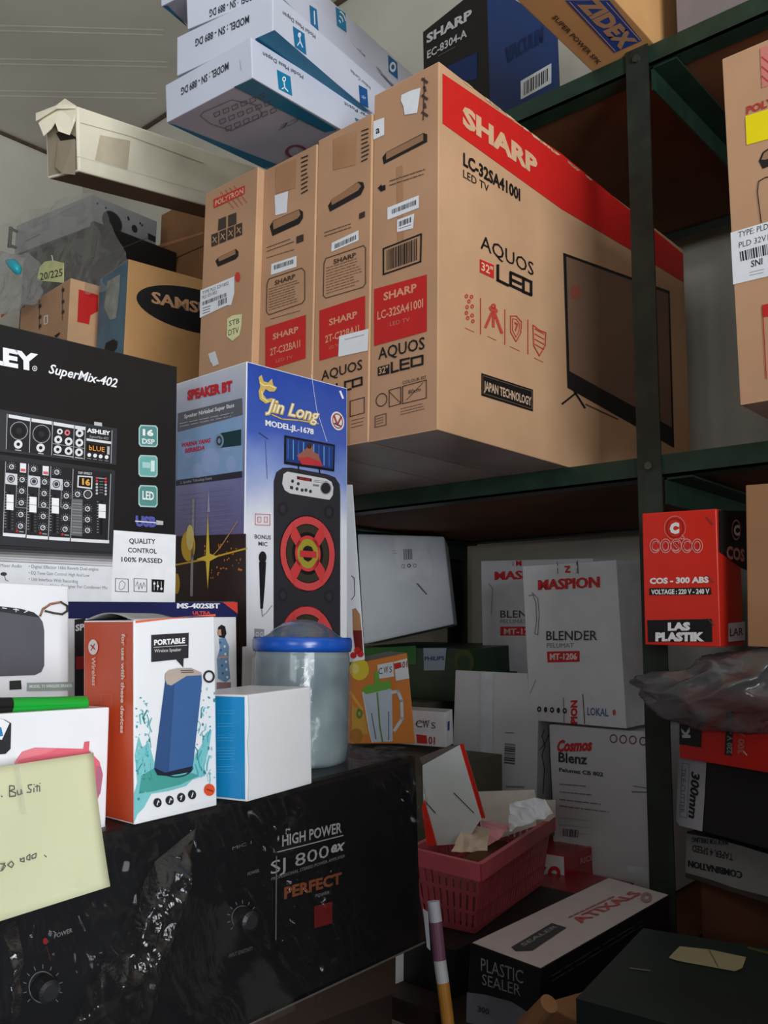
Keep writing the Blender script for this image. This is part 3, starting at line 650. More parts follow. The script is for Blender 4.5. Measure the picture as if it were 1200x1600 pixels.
for k in (0, 1):
    vs, fs = tube([t.o+t.R@Vector((.01, -.002, .02+k*.05)), t.o+t.R@Vector((.01, -.022, .02+k*.05))], .005, 8); t.lpart('handle_post', vs, fs, M_VENT)
vs, fs = tube([t.o+t.R@Vector((.01, -.022, .014)), t.o+t.R@Vector((.01, -.022, .076))], .006, 8); t.lpart('rack_handle', vs, fs, M_VENT)
t = carton('black_amplifier', 'black amplifier beneath the silver one, half hidden by cloudy plastic', 'amplifier', (-2.53, 1.175, .835, .40, .27, .277), [BLACKC], {}, bev=.004)
t.on('F').line([(110, 420), (230, 372)], 1, (60, 60, 66), 2, 'panel_groove'); t.flush()
FILM = plastic_film('cloudy_film', (222, 226, 230), .16, .10, .35, 16, .5)
def draped(name, label, cat, quad, nu, nv, ax, amp, m, seed, sag=0.0, group=None, base=None):
    """crumpled sheet hanging between four points given by photo pixel and distance plane"""
    P4 = [at(*q) for q in quad]
    def P(u, v):
        p = (P4[0]*(1-u)+P4[1]*u)*(1-v)+(P4[3]*(1-u)+P4[2]*u)*v
        q = Vector((p.x*9+seed, p.y*9, p.z*9)); d = noise.noise_vector(q)*amp + noise.noise_vector(q*3.1)*amp*.4
        p = p+d; p.y -= abs(noise.noise(q*.7))*amp
        return p
    vs, fs = grid_sheet(P, nu, nv)
    o = mesh_obj(name, vs, fs, m, None, smooth=True); tag(o, label, cat, group); return o
o = draped('plastic_sheet', 'clear crinkled plastic draped over the silver amplifier front', 'plastic sheet', [(6, 352, 'y', 1.10), (150, 296, 'y', 1.10), (215, 430, 'y', 1.05), (45, 505, 'y', 1.02)], 40, 34, 'y', .02, FILM, 1.3)
o = draped('plastic_sheet', 'cloudy plastic hanging down at the far left edge over the low carton', 'plastic sheet', [(-30, 400, 'y', 1.0), (50, 392, 'y', 1.01), (74, 470, 'y', .99), (-30, 505, 'y', .98)], 30, 26, 'y', .022, plastic_film('cloudy_film_dense', (192, 198, 204), .55, .16, .5, 24, .9), 4.1)
cy = mat('cyan_plastic', (40, 170, 190), .35)
vs, fs = tube([at(12, 409, 'y', .95), at(20, 413, 'y', .948), at(27, 421, 'y', .95), at(29, 429, 'y', .955)], [.006, .013, .012, .005], 8)
o = mesh_obj('ribbon_knot', vs, fs, cy, None, smooth=True); tag(o, 'bright cyan tie knotted on the cloudy plastic at far left', 'tie')
# price tag hanging from the plastic
q = [at(x, y, 'y', 1.0) for x, y in ((58, 438), (62, 418), (70, 409), (84, 407), (100, 411), (100, 442))]
n_ = Vector((0, -.0008, 0)); vs = q+[v+n_ for v in q]; k = len(q)
t = Thing('price_tag', 'pale yellow-green handwritten tag hanging in front of the black amplifier', 'tag', Matrix.Translation(at(80, 442, 'y', 1.0)))
t.lpart('card', vs, [tuple(range(k)), tuple(range(2*k-1, k-1, -1))]+[(i, (i+1) % k, k+(i+1) % k, k+i) for i in range(k)], mat('tag_card', (206, 208, 150), .6))
t.plane('F', q[0]+n_, (0, -1, 0)); t.on('F').text('20/225', (63, 438), (98, 431), 11, (40, 42, 40), 2); t.flush()
vs, fs = tube([at(83, 409, 'y', 1.0), at(81, 399, 'y', 1.0)], .0012, 6); t.lpart('string', vs, fs, mat('string_white', (220, 220, 216), .7))

# ---------------------------------------------------------------- cartons on the top shelf
p = list(PO['ec'])
t = carton('black_blue_box', 'black and blue kitchen appliance box on the top shelf behind the largest TV carton', 'box', p, [BLACKC, mat('deep_blue_print', (6, 50, 112), rough=.35, spec=.45, amt=.15, scale=8)], {'R': 1, 'K': 1})
t.on('F').text('SHARP', (667, 68), (738, 28), 14, (216, 218, 222), 3, .04); t.text('EC-8304-A', (668, 92), (730, 57), 12, (216, 218, 222), 3, .02); t.greek([(685, 86), (718, 68), (718, 72), (685, 90)], 1, (120, 122, 130), 3, .8, 3)
t.poly([(700, 104), (746, 82), (746, 124), (706, 130)], (26, 52, 110), 1, 'blue_picture')
t.on('R').poly([(813, 127), (861, 99), (861, 130), (813, 156)], STICK, 2, 'barcode_label'); t.bars([(818, 129), (857, 106), (857, 126), (818, 150)], 24, seed=11)
t.text('VACUUM', (790, 100), (848, 66), 26, (6, 34, 84), 1, .04); t.flush()
t = carton('carton', 'tan carton with blue lettering on its underside jutting off the top shelf', 'carton', (PO['zid'][0]-.003, .78, .928, .108, 1.02, .26), [K_GOLD], {})
t.on('B').poly([(883, 0), (952, 0), (1003, 63), (960, 82)], (40, 74, 150), 1, 'blue_band')
t.line([(890, 2), (961, 79)], 1.2, KR, 2); t.line([(948, 3), (1000, 62)], 1.2, KR, 2)
t.text('ZIDEX', (903, 5), (972, 76), (26, -13), (176, 142, 106), 3, .06); t.text('SUPER POWER SPK', (862, 26), (934, 100), (7, -4), (70, 52, 40), 3, .02)
t.flush()
t = carton('carton', 'added black board standing in for the dark shelf back behind the black and blue box', 'carton', (-1.02, 1.783, .9265, .40, .065, .4), [BLACKC], {})  # added dark sheet in place of shade at the back of the shelf
t = carton('shaded_white_carton', 'white carton with shade in its grey colour, on the top shelf right of the post, seen from below', 'carton', (-.52, 1.245, .93, .16, .3, .2), [mat('grey_card', (118, 110, 112), .7, amt=.12)], {})  # white carton; its shade is put into the grey colour
t = carton('carton', 'brown carton on the top shelf at the upper right corner', 'carton', (-.352, 1.25, .93, .3, .4, .25), [K_SHADE], {})
# big carton at the right edge
p = list(PO['poly']); p[2] = .271; p[5] += .009
t = carton('tv_carton_right', 'large tan carton with yellow sticker at the right edge, right of the post', 'carton', p, TVM, TVF)
t.root.name = 'tv_carton'
t.on('F').text('POLYTRON', (1167, 179), (1262, 146), 12, (176, 50, 44), 3, .03)
t.poly([(1165, 182), (1242, 158), (1244, 206), (1167, 227)], mat('yellow_sticker', (232, 212, 0), .4, amt=.03), 2, 'sticker')
t.poly([(1188, 76), (1230, 60), (1232, 120), (1191, 138)], (196, 120, 110), 2, 'pink_stamp')
for k in range(3): t.line([(1191, 90+k*15), (1201, 98+k*15), (1212, 84+k*15)], 2.5, (180, 60, 58), 3, 'pink_stamp_stroke')
slot(t, [(1186, 252), (1192, 238), (1204, 230), (1240, 220), (1240, 246), (1192, 264)], [(1190, 250), (1194, 240), (1204, 233), (1240, 223), (1240, 236), (1196, 250)])
t.line([(1190, 348), (1184, 300), (1186, 284), (1196, 278), (1240, 268)], 1.5, BLK, 3, 'print_frame')
t.poly([(1142, 364), (1230, 338), (1234, 424), (1146, 445)], STICK, 2, 'printed_label')
t.text('TYPE: PLD 32V', (1154, 372), (1222, 352), 9, (52, 54, 60), 3); t.text('PLD 32V1852', (1155, 388), (1222, 370), 9, (70, 72, 80), 3)
t.bars([(1156, 394), (1226, 374), (1227, 392), (1158, 409)], 34, seed=12); t.text('SNI', (1174, 418), (1192, 413), 10, (52, 54, 60), 3, .02); t.greek([(1172, 424), (1196, 418), (1196, 428), (1172, 433)], 2, (120, 122, 130), 3, .8, 5)
t.poly([(1191, 477), (1240, 466), (1240, 488), (1192, 496)], (190, 36, 36), 1, 'red_panel'); t.line([(1192, 480), (1198, 592)], 1.5, (180, 40, 38), 3, 'red_frame')
t.flush()
# ---------------------------------------------------------------- the wrapped amplifier and the case it stands on
p = list(PO['ampl'])
AMP_F = PO['ampl']
t = carton('wrapped_amplifier', 'big black stereo amplifier wrapped in clear crinkled plastic, carrying the small boxes', 'amplifier', p, [DARKP], {}, bev=.006, grow=(.22, .13, 0, 0, 0, 0))
amp = t
t.on('R')
GR = (140, 142, 142)
t.text('HIGH POWER', (440, 1322), (533, 1300), 17, GR, 2, .02, name='printed_text'); t.line([(433, 1331), (535, 1305)], 1.6, GR, 2)
t.text('SJ 800', (422, 1366), (513, 1338), 20, (140, 142, 140), 2, .0); t.text('ex', (516, 1332), (538, 1327), 12, (150, 152, 150), 3, .03, .3)
t.text('PROFESSIONAL STEREO POWER AMPLIFIER', (423, 1376), (538, 1339), 5, (110, 112, 112), 2)
t.text('PERFECT', (443, 1404), (533, 1379), 18, (112, 62, 36), 2, .04)
t.line([(431, 1338), (430, 1468)], 1.6, (100, 102, 102), 2)
t.poly([(490, 1416), (518, 1408), (518, 1442), (490, 1450)], (96, 18, 20), 2, 'power_switch'); t.text('POWER', (492, 1402), (514, 1396), 5, (110, 112, 112), 2)
def knob(t, cx, cy, r, txt=None):
    q = t.hit(cx, cy, 0); n = t.planes['R'][1]; e = (t.hit(cx+r, cy, 0)-q).length
    vs, fs = tube([q, q+n*.012, q+n*.014], [e*.8, e*.72, e*.5], 20); t.lpart('knob', vs, fs, mat('knob_black', (34, 35, 38), .35), smooth=False)
    t.disc(cx, cy, r, r*1.15, (88, 90, 92), 1, .93, name='knob_ring')
    for k in range(11):
        a = math.radians(-40+k*26); t.line([(cx+r*1.2*math.cos(a), cy-r*1.35*math.sin(a)), (cx+r*1.4*math.cos(a), cy-r*1.6*math.sin(a))], 1.3, (98, 100, 100), 2, 'printed_scale')
knob(t, 378, 1434, 17); knob(t, 66, 1542, 22)
t.text('INPUT SENSITIVITY', (357, 1496), (394, 1484), 6, (86, 88, 88), 2); t.text('MIC 1', (362, 1328), (392, 1318), 5, (96, 98, 98), 2); t.text('POWER', (386, 1368), (404, 1362), 5, (110, 112, 112), 2)
t.text('POWER', (84, 1466), (112, 1456), 7, (130, 132, 132), 2); t.disc(70, 1470, 4, 5, (120, 20, 22), 2, name='pilot_light'); t.line([(72, 1478), (78, 1500)], 1, (80, 30, 30), 2)
t.line([(330, 1628), (662, 1472)], 3, (84, 80, 76), 2, 'trim_edge')
t.flush()
# its film
FILM2 = plastic_film('clear_film', (120, 126, 134), .003, .05, .12, 12, .12, .15)
R = t.R; o0 = t.o; a, b, c = t.size
def film_R(u, v):     # hugging the front face and folding over the top
    s = v*1.25; y = u*b
    if s < 1: q = Vector((a+.006, y, s*c))
    else: q = Vector((a+.006-(s-1)*.9*.25, y, c+.003))
    w_ = o0+R@q; k = Vector((w_.x*6, w_.y*14+w_.z*8, w_.z*7)); zone = max(0, noise.noise(k*.55+Vector((2, 0, 0)))*2+.15); rg = 1-abs(noise.noise(k*1.9+noise.noise_vector(k*.9)*1.2)); rg2 = 1-abs(noise.noise(k*4.6)); d = noise.noise(k*.5)*.003+.003+zone*(rg**6*.012+rg2**5*.008)
    nn = R@Vector((1, 0, 0)) if s < 1 else R@Vector((0, 0, 1)); e = .25 if s >= 1 else min(1, (1-s)*6+.1)
    return w_+nn*d*e
vs, fs = grid_sheet(film_R, 200, 110); t.lpart('plastic_wrap', vs, fs, FILM2, smooth=True, label='clear crinkled plastic wrap with glints')
# loose folds of plastic standing off the front
def fold(quad, seed, amp=.006):
    P4 = [t.hit(x, y, 0)+(R@Vector((1, 0, 0)))*o_ for x, y, o_ in quad]
    def P(u, v):
        p_ = (P4[0]*(1-u)+P4[1]*u)*(1-v)+(P4[3]*(1-u)+P4[2]*u)*v; q = p_*26+Vector((seed, 0, 0))
        ed = min(1, 5*min(u, 1-u, v, 1-v)+.05); return p_+(R@Vector((1, 0, 0)))*(((1-abs(noise.noise(q*.8)))**4*amp*1.5+(1-abs(noise.noise(q*2.2)))**3*amp*1.2)*ed-.010*(1-ed))
    vs, fs = grid_sheet(P, 26, 40); t.lpart('plastic_fold', vs, fs, plastic_film('clear_fold', (150, 156, 162), .010, .05, .40, 30, .6, 1.0), smooth=True)
t.cur = 'R'
fold([(235, 1345, .014), (300, 1290, .016), (230, 1600, .015), (110, 1600, .012)], 1.0)
fold([(-10, 1440, .014), (22, 1436, .014), (14, 1600, .012), (-10, 1600, .012)], 9.0)
amp_n = R @ Vector((0, 0, 1)); amp_p = o0 + R @ Vector((0, 0, c)); amp_R = R
zlow = min((o0+R@Vector((x, y, 0))).z for x in (0, a) for y in (0, b))
def down_to_amp(p):      # lengthen a box downward until it stands on the amplifier's top
    p = list(p); x, y = p[0], p[1]; z = amp_p.z-((x+.03-amp_p.x)*amp_n.x+(y+.03-amp_p.y)*amp_n.y)/amp_n.z + .001; p[5] += p[2]-z; p[2] = z; return p
M_CASE = mat('dark_brown_wood', (48, 34, 28), rough=.5, scale=5, amt=.3)
t = Thing('display_case', 'dark brown wooden counter case under the wrapped amplifier', 'counter', Matrix.Translation((-.95, .42, -1.45)))
def cbox(name, x0, x1, y0, y1, z0, z1, m):
    return t.lpart(name, [(x, y, z) for z in (z0, z1) for y in (y0, y1) for x in (x0, x1)], [(0, 2, 3, 1), (4, 5, 7, 6), (0, 1, 5, 4), (1, 3, 7, 5), (3, 2, 6, 7), (2, 0, 4, 6)], m)
cbox('top', -1.25, -.69, 0.0, .79, zlow-.025, zlow-.001, M_CASE)
cbox('body', -1.22, -.70, .02, .80, -1.40, zlow-.025, M_CASE)
cbox('plinth', -1.20, -.74, .04, .78, -1.45, -1.40, M_CASE)
# wedge the amplifier leans on
vs = [o0+R@Vector((x, y, z)) for x, y, z in ((.02, .05, -.002), (a-.02, .05, -.002), (.02, b-.02, -.002), (a-.02, b-.02, -.002))]
vs = [Vector((v.x, v.y, zlow)) for v in vs]+vs
o = mesh_obj('packing_wedge', vs, [(0, 2, 3, 1), (4, 5, 7, 6), (0, 1, 5, 4), (1, 3, 7, 5), (3, 2, 6, 7), (2, 0, 4, 6)], M_CASE); tag(o, 'dark packing block in the shadow under the wrapped amplifier', 'block')

# ---------------------------------------------------------------- mixer box (large black) on the loudspeaker box behind
p = list(PO['ms']); s_ = .85/.78; p = [v*s_ for v in p[:6]]+p[6:]
p[4] = .19
p = down_to_amp(p)
t = carton('speaker_box', 'white box with dark blue top band under the black mixer box', 'box', p, [mat('glossy_white_card', (232, 235, 240), rough=.3, spec=.5, amt=.02)], {})
t.on('F').poly([(60, 942), (370, 940.5), (371, 964), (60, 967)], (26, 32, 84), 1, 'blue_band'); t.text('MS-402SBT', (276, 950.5), (342, 950.5), 8, (232, 234, 240), 3, .05)
t.poly([(347, 941), (370, 941), (370.5, 959)], (214, 66, 54), 3, 'red_corner'); t.text('ULTRA', (300, 960), (328, 960), 5, (220, 80, 70), 3, .03)
t.poly([(116, 968), (133, 966), (133, 1100), (116, 1100)], (30, 28, 32), 2, 'picture_edge'); t.text('SP', (117, 986), (131, 984), 10, (206, 208, 214), 3, .04); t.poly([(118, 1026), (130, 1025), (130, 1045), (118, 1046)], (150, 30, 34), 3, 'picture_detail')
# printed woman in a blue dress
t.poly([(340, 980), (345, 976), (351, 979), (353, 990), (350, 997), (342, 996), (339, 990)], (40, 30, 30), 3, 'picture_hair'); t.poly([(339, 984), (344, 983), (345, 993), (340, 993)], (196, 150, 130), 4, 'picture_face')
t.poly([(341, 998), (351, 996), (357, 1010), (356, 1030), (359, 1060), (352, 1066), (340, 1060), (338, 1030), (343, 1012)], (112, 150, 186), 3, 'picture_dress')
for k in range(10): t.disc(343+(k*7) % 13, 1004+k*6, 1.8, 2.2, (222, 232, 240) if k % 2 else (60, 96, 150), 4, name='bokeh_print', n=8)
t.line([(340, 1028), (354, 1026)], 2.5, (200, 156, 136), 5, 'picture_arm'); t.poly([(338, 1066), (360, 1066), (360, 1078), (338, 1078)], (150, 120, 126), 2, 'picture_floor')
t.flush(); ms_top = t

p = list(PO['ash']); R_ = rotm(p[6:9]); q = Vector(p[:3]) - R_@Vector((.24, 0, 0)); p[0], p[1], p[2] = q; p[3] += .24
p[4] = .09
GW = mat('glossy_black_print', (27, 28, 31), rough=.32, spec=.45, amt=.18, scale=7)
t = carton('mixer_box', 'large black audio mixer box with white lettering and white lower edge', 'box', p, [GW], {}, bev=.002)
t.on('F')
for k, g in enumerate((40, 66, 104, 150, 190, 216)): t.poly([(-60, 852+k*4-2), (177, 861+k*4), (177, 866+k*4), (-60, 857+k*4-2)], (g, g, g+3), 1, 'gradient_print')
t.poly([(-60, 872), (177, 884), (274, 887), (273, 941), (-60, 939)], (228, 232, 238), 1, 'white_band')
t.poly([(177, 828.5), (274, 836), (272.5, 941), (173, 940)], (240, 243, 247), 2, 'quality_label')
DG = (44, 46, 52)
t.text('QUALITY', (201, 849), (242, 850), 8, DG, 3, .02); t.text('CONTROL', (199, 863), (244, 865), 7.5, DG, 3, .02); t.text('100% PASSED', (189, 877.5), (253, 880), 7.5, DG, 3, .02)
for x in (189.5, 218.5): t.line([(x-10, 904), (x+10, 905), (x+10, 925), (x-10, 924)], 1, (70, 72, 80), 3, 'icon', True)
t.poly([(236, 905), (256, 906), (255, 926), (236, 925)], (20, 20, 22), 3, 'icon_panel')
t.line([(185, 920), (186, 911), (190, 907), (195, 912), (193, 919), (188, 922)], .8, (90, 92, 100), 3, 'icon', True); t.line([(211, 916), (214, 909), (216, 921), (219, 911), (221, 920), (224, 910), (226, 917)], .8, (90, 92, 100), 3, 'icon')
for k in range(3): t.line([(240+k*5.5, 909), (240+k*5.5, 922)], .9, (230, 232, 236), 4, 'icon'); t.disc(240+k*5.5, 912+k*4, 1.9, 1.9, (240, 240, 242), 5, name='icon', n=8)
t.text('ASHLEY', (-121, 547), (59, 580), 29, (240, 242, 246), 3, .05); t.disc(53.5, 576, 4, 4.2, (214, 216, 220), 3, .7, name='icon'); t.disc(53.5, 576, 1.4, 1.6, (214, 216, 220), 3, name='icon', n=8)
t.text('SuperMix-402', (75, 583), (183, 606), 15, (238, 240, 244), 3, .018, .35, 'script_text')
for lv, a_ in ((2, (196, 198, 202)),): pass
# teal badges
for cx, cy, s1, s2 in ((231, 681, '16', 'DSP'), (230.6, 728, '', ''), (230.6, 775, 'LED', '')):
    pts = [(cx-15, cy-12), (cx-12, cy-17), (cx+12, cy-16), (cx+15, cy-12), (cx+15, cy+14), (cx+12, cy+18), (cx-12, cy+17), (cx-15, cy+13)]
    t.poly(pts, (176, 206, 204), 2, 'badge_rim'); t.poly([(cx+(x-cx)*.88, cy+(y-cy)*.88) for x, y in pts], (88, 146, 142) if s1 else (112, 178, 174), 3, 'teal_badge')
    if s1 == '16': t.text('16', (cx-9, cy-1), (cx+8, cy+.5), 10, (240, 244, 244), 4, .05); t.text('DSP', (cx-10, cy+12), (cx+10, cy+13.5), 8, (220, 230, 230), 4, .04)
    elif s1: t.text('LED', (cx-9, cy+5), (cx+9, cy+6.5), 13, (240, 244, 244), 4, .03)
    else: t.poly([(cx-9, cy-6), (cx+3, cy-5), (cx+3, cy+4), (cx-9, cy+3)], (170, 214, 212), 4, 'icon_panel'); t.poly([(cx+4, cy-8), (cx+10, cy-8), (cx+10, cy+9), (cx+4, cy+9)], (214, 236, 234), 4, 'icon_panel')
t.text('USB', (211, 821.5), (243, 823), 16, (88, 92, 172), 3, .06); t.line([(211, 814.5), (244, 817)], 2, (206, 210, 222), 4); t.poly([(243, 813), (254, 814.5), (254, 820.5), (243, 820)], (190, 192, 196), 4, 'plug_icon')
GT = (120, 122, 130)
t.text('Mixer Audio', (0, 886), (33, 887), 5, GT, 3)
for i, (s1, x1) in enumerate((('• Digital Effector 16bit Reverb Dual-engine', 153), ('• EQ Tone Gain Control: High And Low', 139), ('• Usb Interface With Recording', 121), ('• Low Noise Designer For Condenser Mic', 167))):
    t.text(s1, (44 if i < 3 else 60, 887.5+i*9.8), (x1, 892+i*9.6), 5.2, GT, 3)
t.disc(5, 897, 5, 3, (60, 60, 66), 3, name='icon'); t.line([(6, 898), (8, 906), (12, 908)], 1, (60, 60, 66), 3, 'icon')
# printed mixer: coordinates of a sixfold enlargement of the picture
def Z(x, y): return (x/6.0, 620+y/6.0)
def zp(pts, c, l=3, n='mixer_picture'): t.poly([Z(*q) for q in pts], c, l, n)
def zl(pts, w_, c, l=4, n='printed_line', cl=False): t.line([Z(*q) for q in pts], w_/6, c, l, n, cl)
def zd(x, y, r, c, l=4, inner=0., n='mixer_picture_dial'): t.disc(x/6, 620+y/6, r/6, r/6*1.02, c, l, inner, name=n, n=18)
MERGE.update({'mixer_picture_dial', 'mixer_picture_key'})
PG = (52, 54, 59); PW = (226, 228, 232)
zp([(-300, 70), (1095, 300), (1085, 640), (-300, 480)], PG, 2); zp([(-300, 500), (1075, 690), (1050, 1455), (-300, 1370)], (46, 48, 52), 2)
zp([(60, 165), (1050, 315), (1042, 625), (45, 495)], (36, 37, 40), 3); zp([(-300, 560), (1040, 715), (1018, 1370), (-300, 1290)], (34, 35, 38), 3)
for a_, b_ in (((75, 165), (275, 200)), ((290, 203), (480, 232)), ((497, 236), (688, 268)), ((697, 270), (795, 285))): zp([a_, b_, (b_[0], b_[1]+32), (a_[0], a_[1]+32)], PW, 4, 'mixer_picture_key')
for x, y0, y1 in ((62, 165, 492), (280, 200, 522), (488, 235, 548), (690, 268, 575), (795, 285, 588), (1045, 318, 622)): zl([(x, y0), (x-10, y1)], 7, (170, 172, 178))
for x, y in ((172, 320), (383, 350)): zd(x, y, 84, (168, 170, 176), 4, .93); zd(x, y, 62, (24, 24, 27), 4); zd(x, y, 28, (44, 44, 48), 5)
for x, y, r_, c_ in ((165, 447, 40, PW), (375, 480, 40, PW), (555, 328, 27, PW), (625, 338, 27, (214, 120, 124)), (540, 403, 37, PW), (638, 420, 37, PW), (535, 495, 37, PW), (637, 510, 37, PW), (740, 343, 37, PW), (738, 432, 37, PW), (735, 522, 37, PW)): zd(x, y, r_, c_, 4); zd(x, y, r_*.42, (26, 26, 30), 5)
zl([(490, 440), (785, 486)], 5, (170, 172, 178)); zl([(500, 542), (680, 566)], 9, (190, 192, 198)); zl([(700, 570), (770, 580)], 9, (190, 192, 198)); zl([(140, 500), (190, 506)], 9, (180, 182, 188)); zl([(355, 530), (400, 537)], 9, (180, 182, 188))
t.text('ASHLEY', Z(808, 332), Z(1028, 362), 6.5, (236, 238, 242), 5, .05); t.text('SuperMix-402', Z(830, 382), Z(1010, 405), 4, (170, 172, 178), 5, 0, .3)
zp([(806, 390), (1036, 422), (1035, 445), (805, 412)], PW, 4, 'mixer_picture_key'); zp([(812, 435), (990, 462), (985, 535), (808, 510)], (22, 14, 10), 4); t.text('bLUE', Z(828, 500), Z(975, 520), 7.5, (226, 160, 84), 5, .01)
zp([(1000, 465), (1022, 468), (1020, 545), (998, 540)], (190, 192, 198), 4, 'mixer_picture_key')
for x, y in ((830, 547), (885, 553), (937, 561), (993, 568)): zd(x, y, 18, (236, 238, 242), 5); zl([(x-16, y+32), (x+16, y+36)], 5, (150, 152, 158))
zp([(878, 235), (950, 245), (952, 278), (878, 268)], (196, 198, 202), 3)
# lower half: knobs, faders and scales
def zknob(x, y, r_=24):
    zd(x, y, r_, (196, 198, 204), 4, .62); zd(x, y, r_*.5, (60, 61, 66), 4); zl([(x, y), (x+r_*.6, y-r_*.5)], 5, (240, 240, 244), 5)
    for k in range(9):
        a_ = math.radians(-30+k*30); zl([(x+r_*1.45*math.cos(a_), y-r_*1.45*math.sin(a_)), (x+r_*1.75*math.cos(a_), y-r_*1.75*math.sin(a_))], 4, (150, 152, 158), 4, 'printed_scale')
for (kx, ky), (sx, sy), (fx, fy), red in (((103, 658), (45, 712), (55, 915), (183, 622)), ((310, 680), (260, 737), (270, 937), (395, 648)), ((527, 708), (470, 762), (480, 948), None)):
    zknob(kx, ky); zp([(sx, sy), (sx+112, sy+14), (sx+112, sy+118), (sx, sy+104)], (206, 208, 214), 4); zd(sx+52, sy+58, 36, (70, 72, 78), 5, .75); zd(sx+52, sy+58, 20, (60, 62, 68), 5)
    if red: zp([(red[0], red[1]), (red[0]+57, red[1]+6), (red[0]+55, red[1]+92), (red[0]-2, red[1]+86)], (232, 232, 236), 4); zp([(red[0]+4, red[1]+52), (red[0]+50, red[1]+57), (red[0]+50, red[1]+82), (red[0]+4, red[1]+78)], (206, 96, 104), 5)
    zp([(fx+22, fy-30), (fx+42, fy-28), (fx+34, fy+330), (fx+14, fy+328)], (12, 12, 14), 4, 'mixer_picture_key')
    zp([(fx, fy), (fx+67, fy+6), (fx+65, fy+150), (fx-2, fy+144)], (238, 240, 243), 5, 'mixer_picture_key'); zl([(fx+2, fy+74), (fx+64, fy+80)], 4, (110, 112, 118), 6)
    for k in range(13): y = fy-20+k*27; zl([(fx-18, y), (fx-4, y+1)], 5, (160, 162, 168), 4, 'printed_scale'); zl([(fx+48, y+150 if y+150 < fy+330 else fy+330), (fx+62, y+151 if y+151 < fy+331 else fy+331)], 4, (120, 122, 128), 4, 'printed_scale')
for x, ys in ((202, (778, 885, 995, 1105, 1213)), (412, (800, 908, 1015, 1122, 1228)), (620, (822, 930, 1030, 1140, 1242))):
    for i, y in enumerate(ys): zknob(x-i*4, y, 25)
for x in (150, 362, 572): zl([(x, 830), (x-8, 1035)], 6, (150, 152, 158)); zl([(x-8, 1035), (x+92, 1045)], 6, (150, 152, 158))
for x, y in ((155, 1258), (372, 1278), (580, 1290)): zd(x, y, 12, (190, 40, 48), 4); zl([(x+22, y+6), (x+58, y+10)], 9, (160, 162, 168))
zknob(722, 915, 26); zd(818, 915, 42, (206, 208, 214), 4, .78); zd(818, 915, 26, (70, 72, 78), 5)
for y in (1052, 1153, 1253): zknob(815, y, 25)
zp([(665, 955), (770, 962), (765, 1310), (660, 1300)], (98, 100, 104), 4)
for k in range(12): zl([(675, 975+k*27), (755, 981+k*27)], 12, (140, 142, 146) if k % 2 else (120, 122, 126), 5)
fx, fy = 918, 1005
zp([(fx+22, fy-30), (fx+42, fy-28), (fx+34, fy+290), (fx+14, fy+288)], (12, 12, 14), 4, 'mixer_picture_key'); zp([(fx, fy), (fx+67, fy+6), (fx+65, fy+135), (fx-2, fy+129)], (238, 240, 243), 5, 'mixer_picture_key'); zl([(fx+2, fy+67), (fx+64, fy+73)], 4, (110, 112, 118), 6)
for k in range(12): zl([(fx-14, fy-20+k*26), (fx, fy-19+k*26)], 5, (160, 162, 168), 4, 'printed_scale')
zp([(722, 738), (862, 748), (858, 868), (718, 850)], (222, 224, 228), 4); zp([(734, 750), (850, 759), (846, 854), (730, 838)], (22, 16, 12), 5); t.text('16', Z(762, 822), Z(838, 834), 10, (226, 168, 84), 6, .05)
t.text('DSP EFFECT', Z(728, 722), Z(858, 735), 3.5, (196, 198, 204), 5, .03)
for x in (902, 985):
    for k in range(6): zd(x, 762+k*29+(x-902)*.08, 11, (206, 60, 72) if k < 2 else (190, 192, 198), 4)
zl([(915, 762), (975, 768)], 7, (170, 172, 178)); 
for k in range(5): zl([(930, 795+k*26), (958, 797+k*26)], 6, (130, 132, 138))
for a_, b_ in (((22, 1275), (235, 1292)), ((245, 1296), (445, 1310)), ((455, 1312), (650, 1324)), ((660, 1326), (1018, 1346))): zp([a_, b_, (b_[0]-2, b_[1]+30), (a_[0]-2, a_[1]+30)], PW, 4, 'mixer_picture_key')
for x, y0, y1 in ((48, 610, 1275), (262, 632, 1292), (472, 655, 1310), (680, 680, 1324), (1033, 728, 1345)): zl([(x, y0), (x-24, y1)], 7, (160, 162, 168))
t.flush()

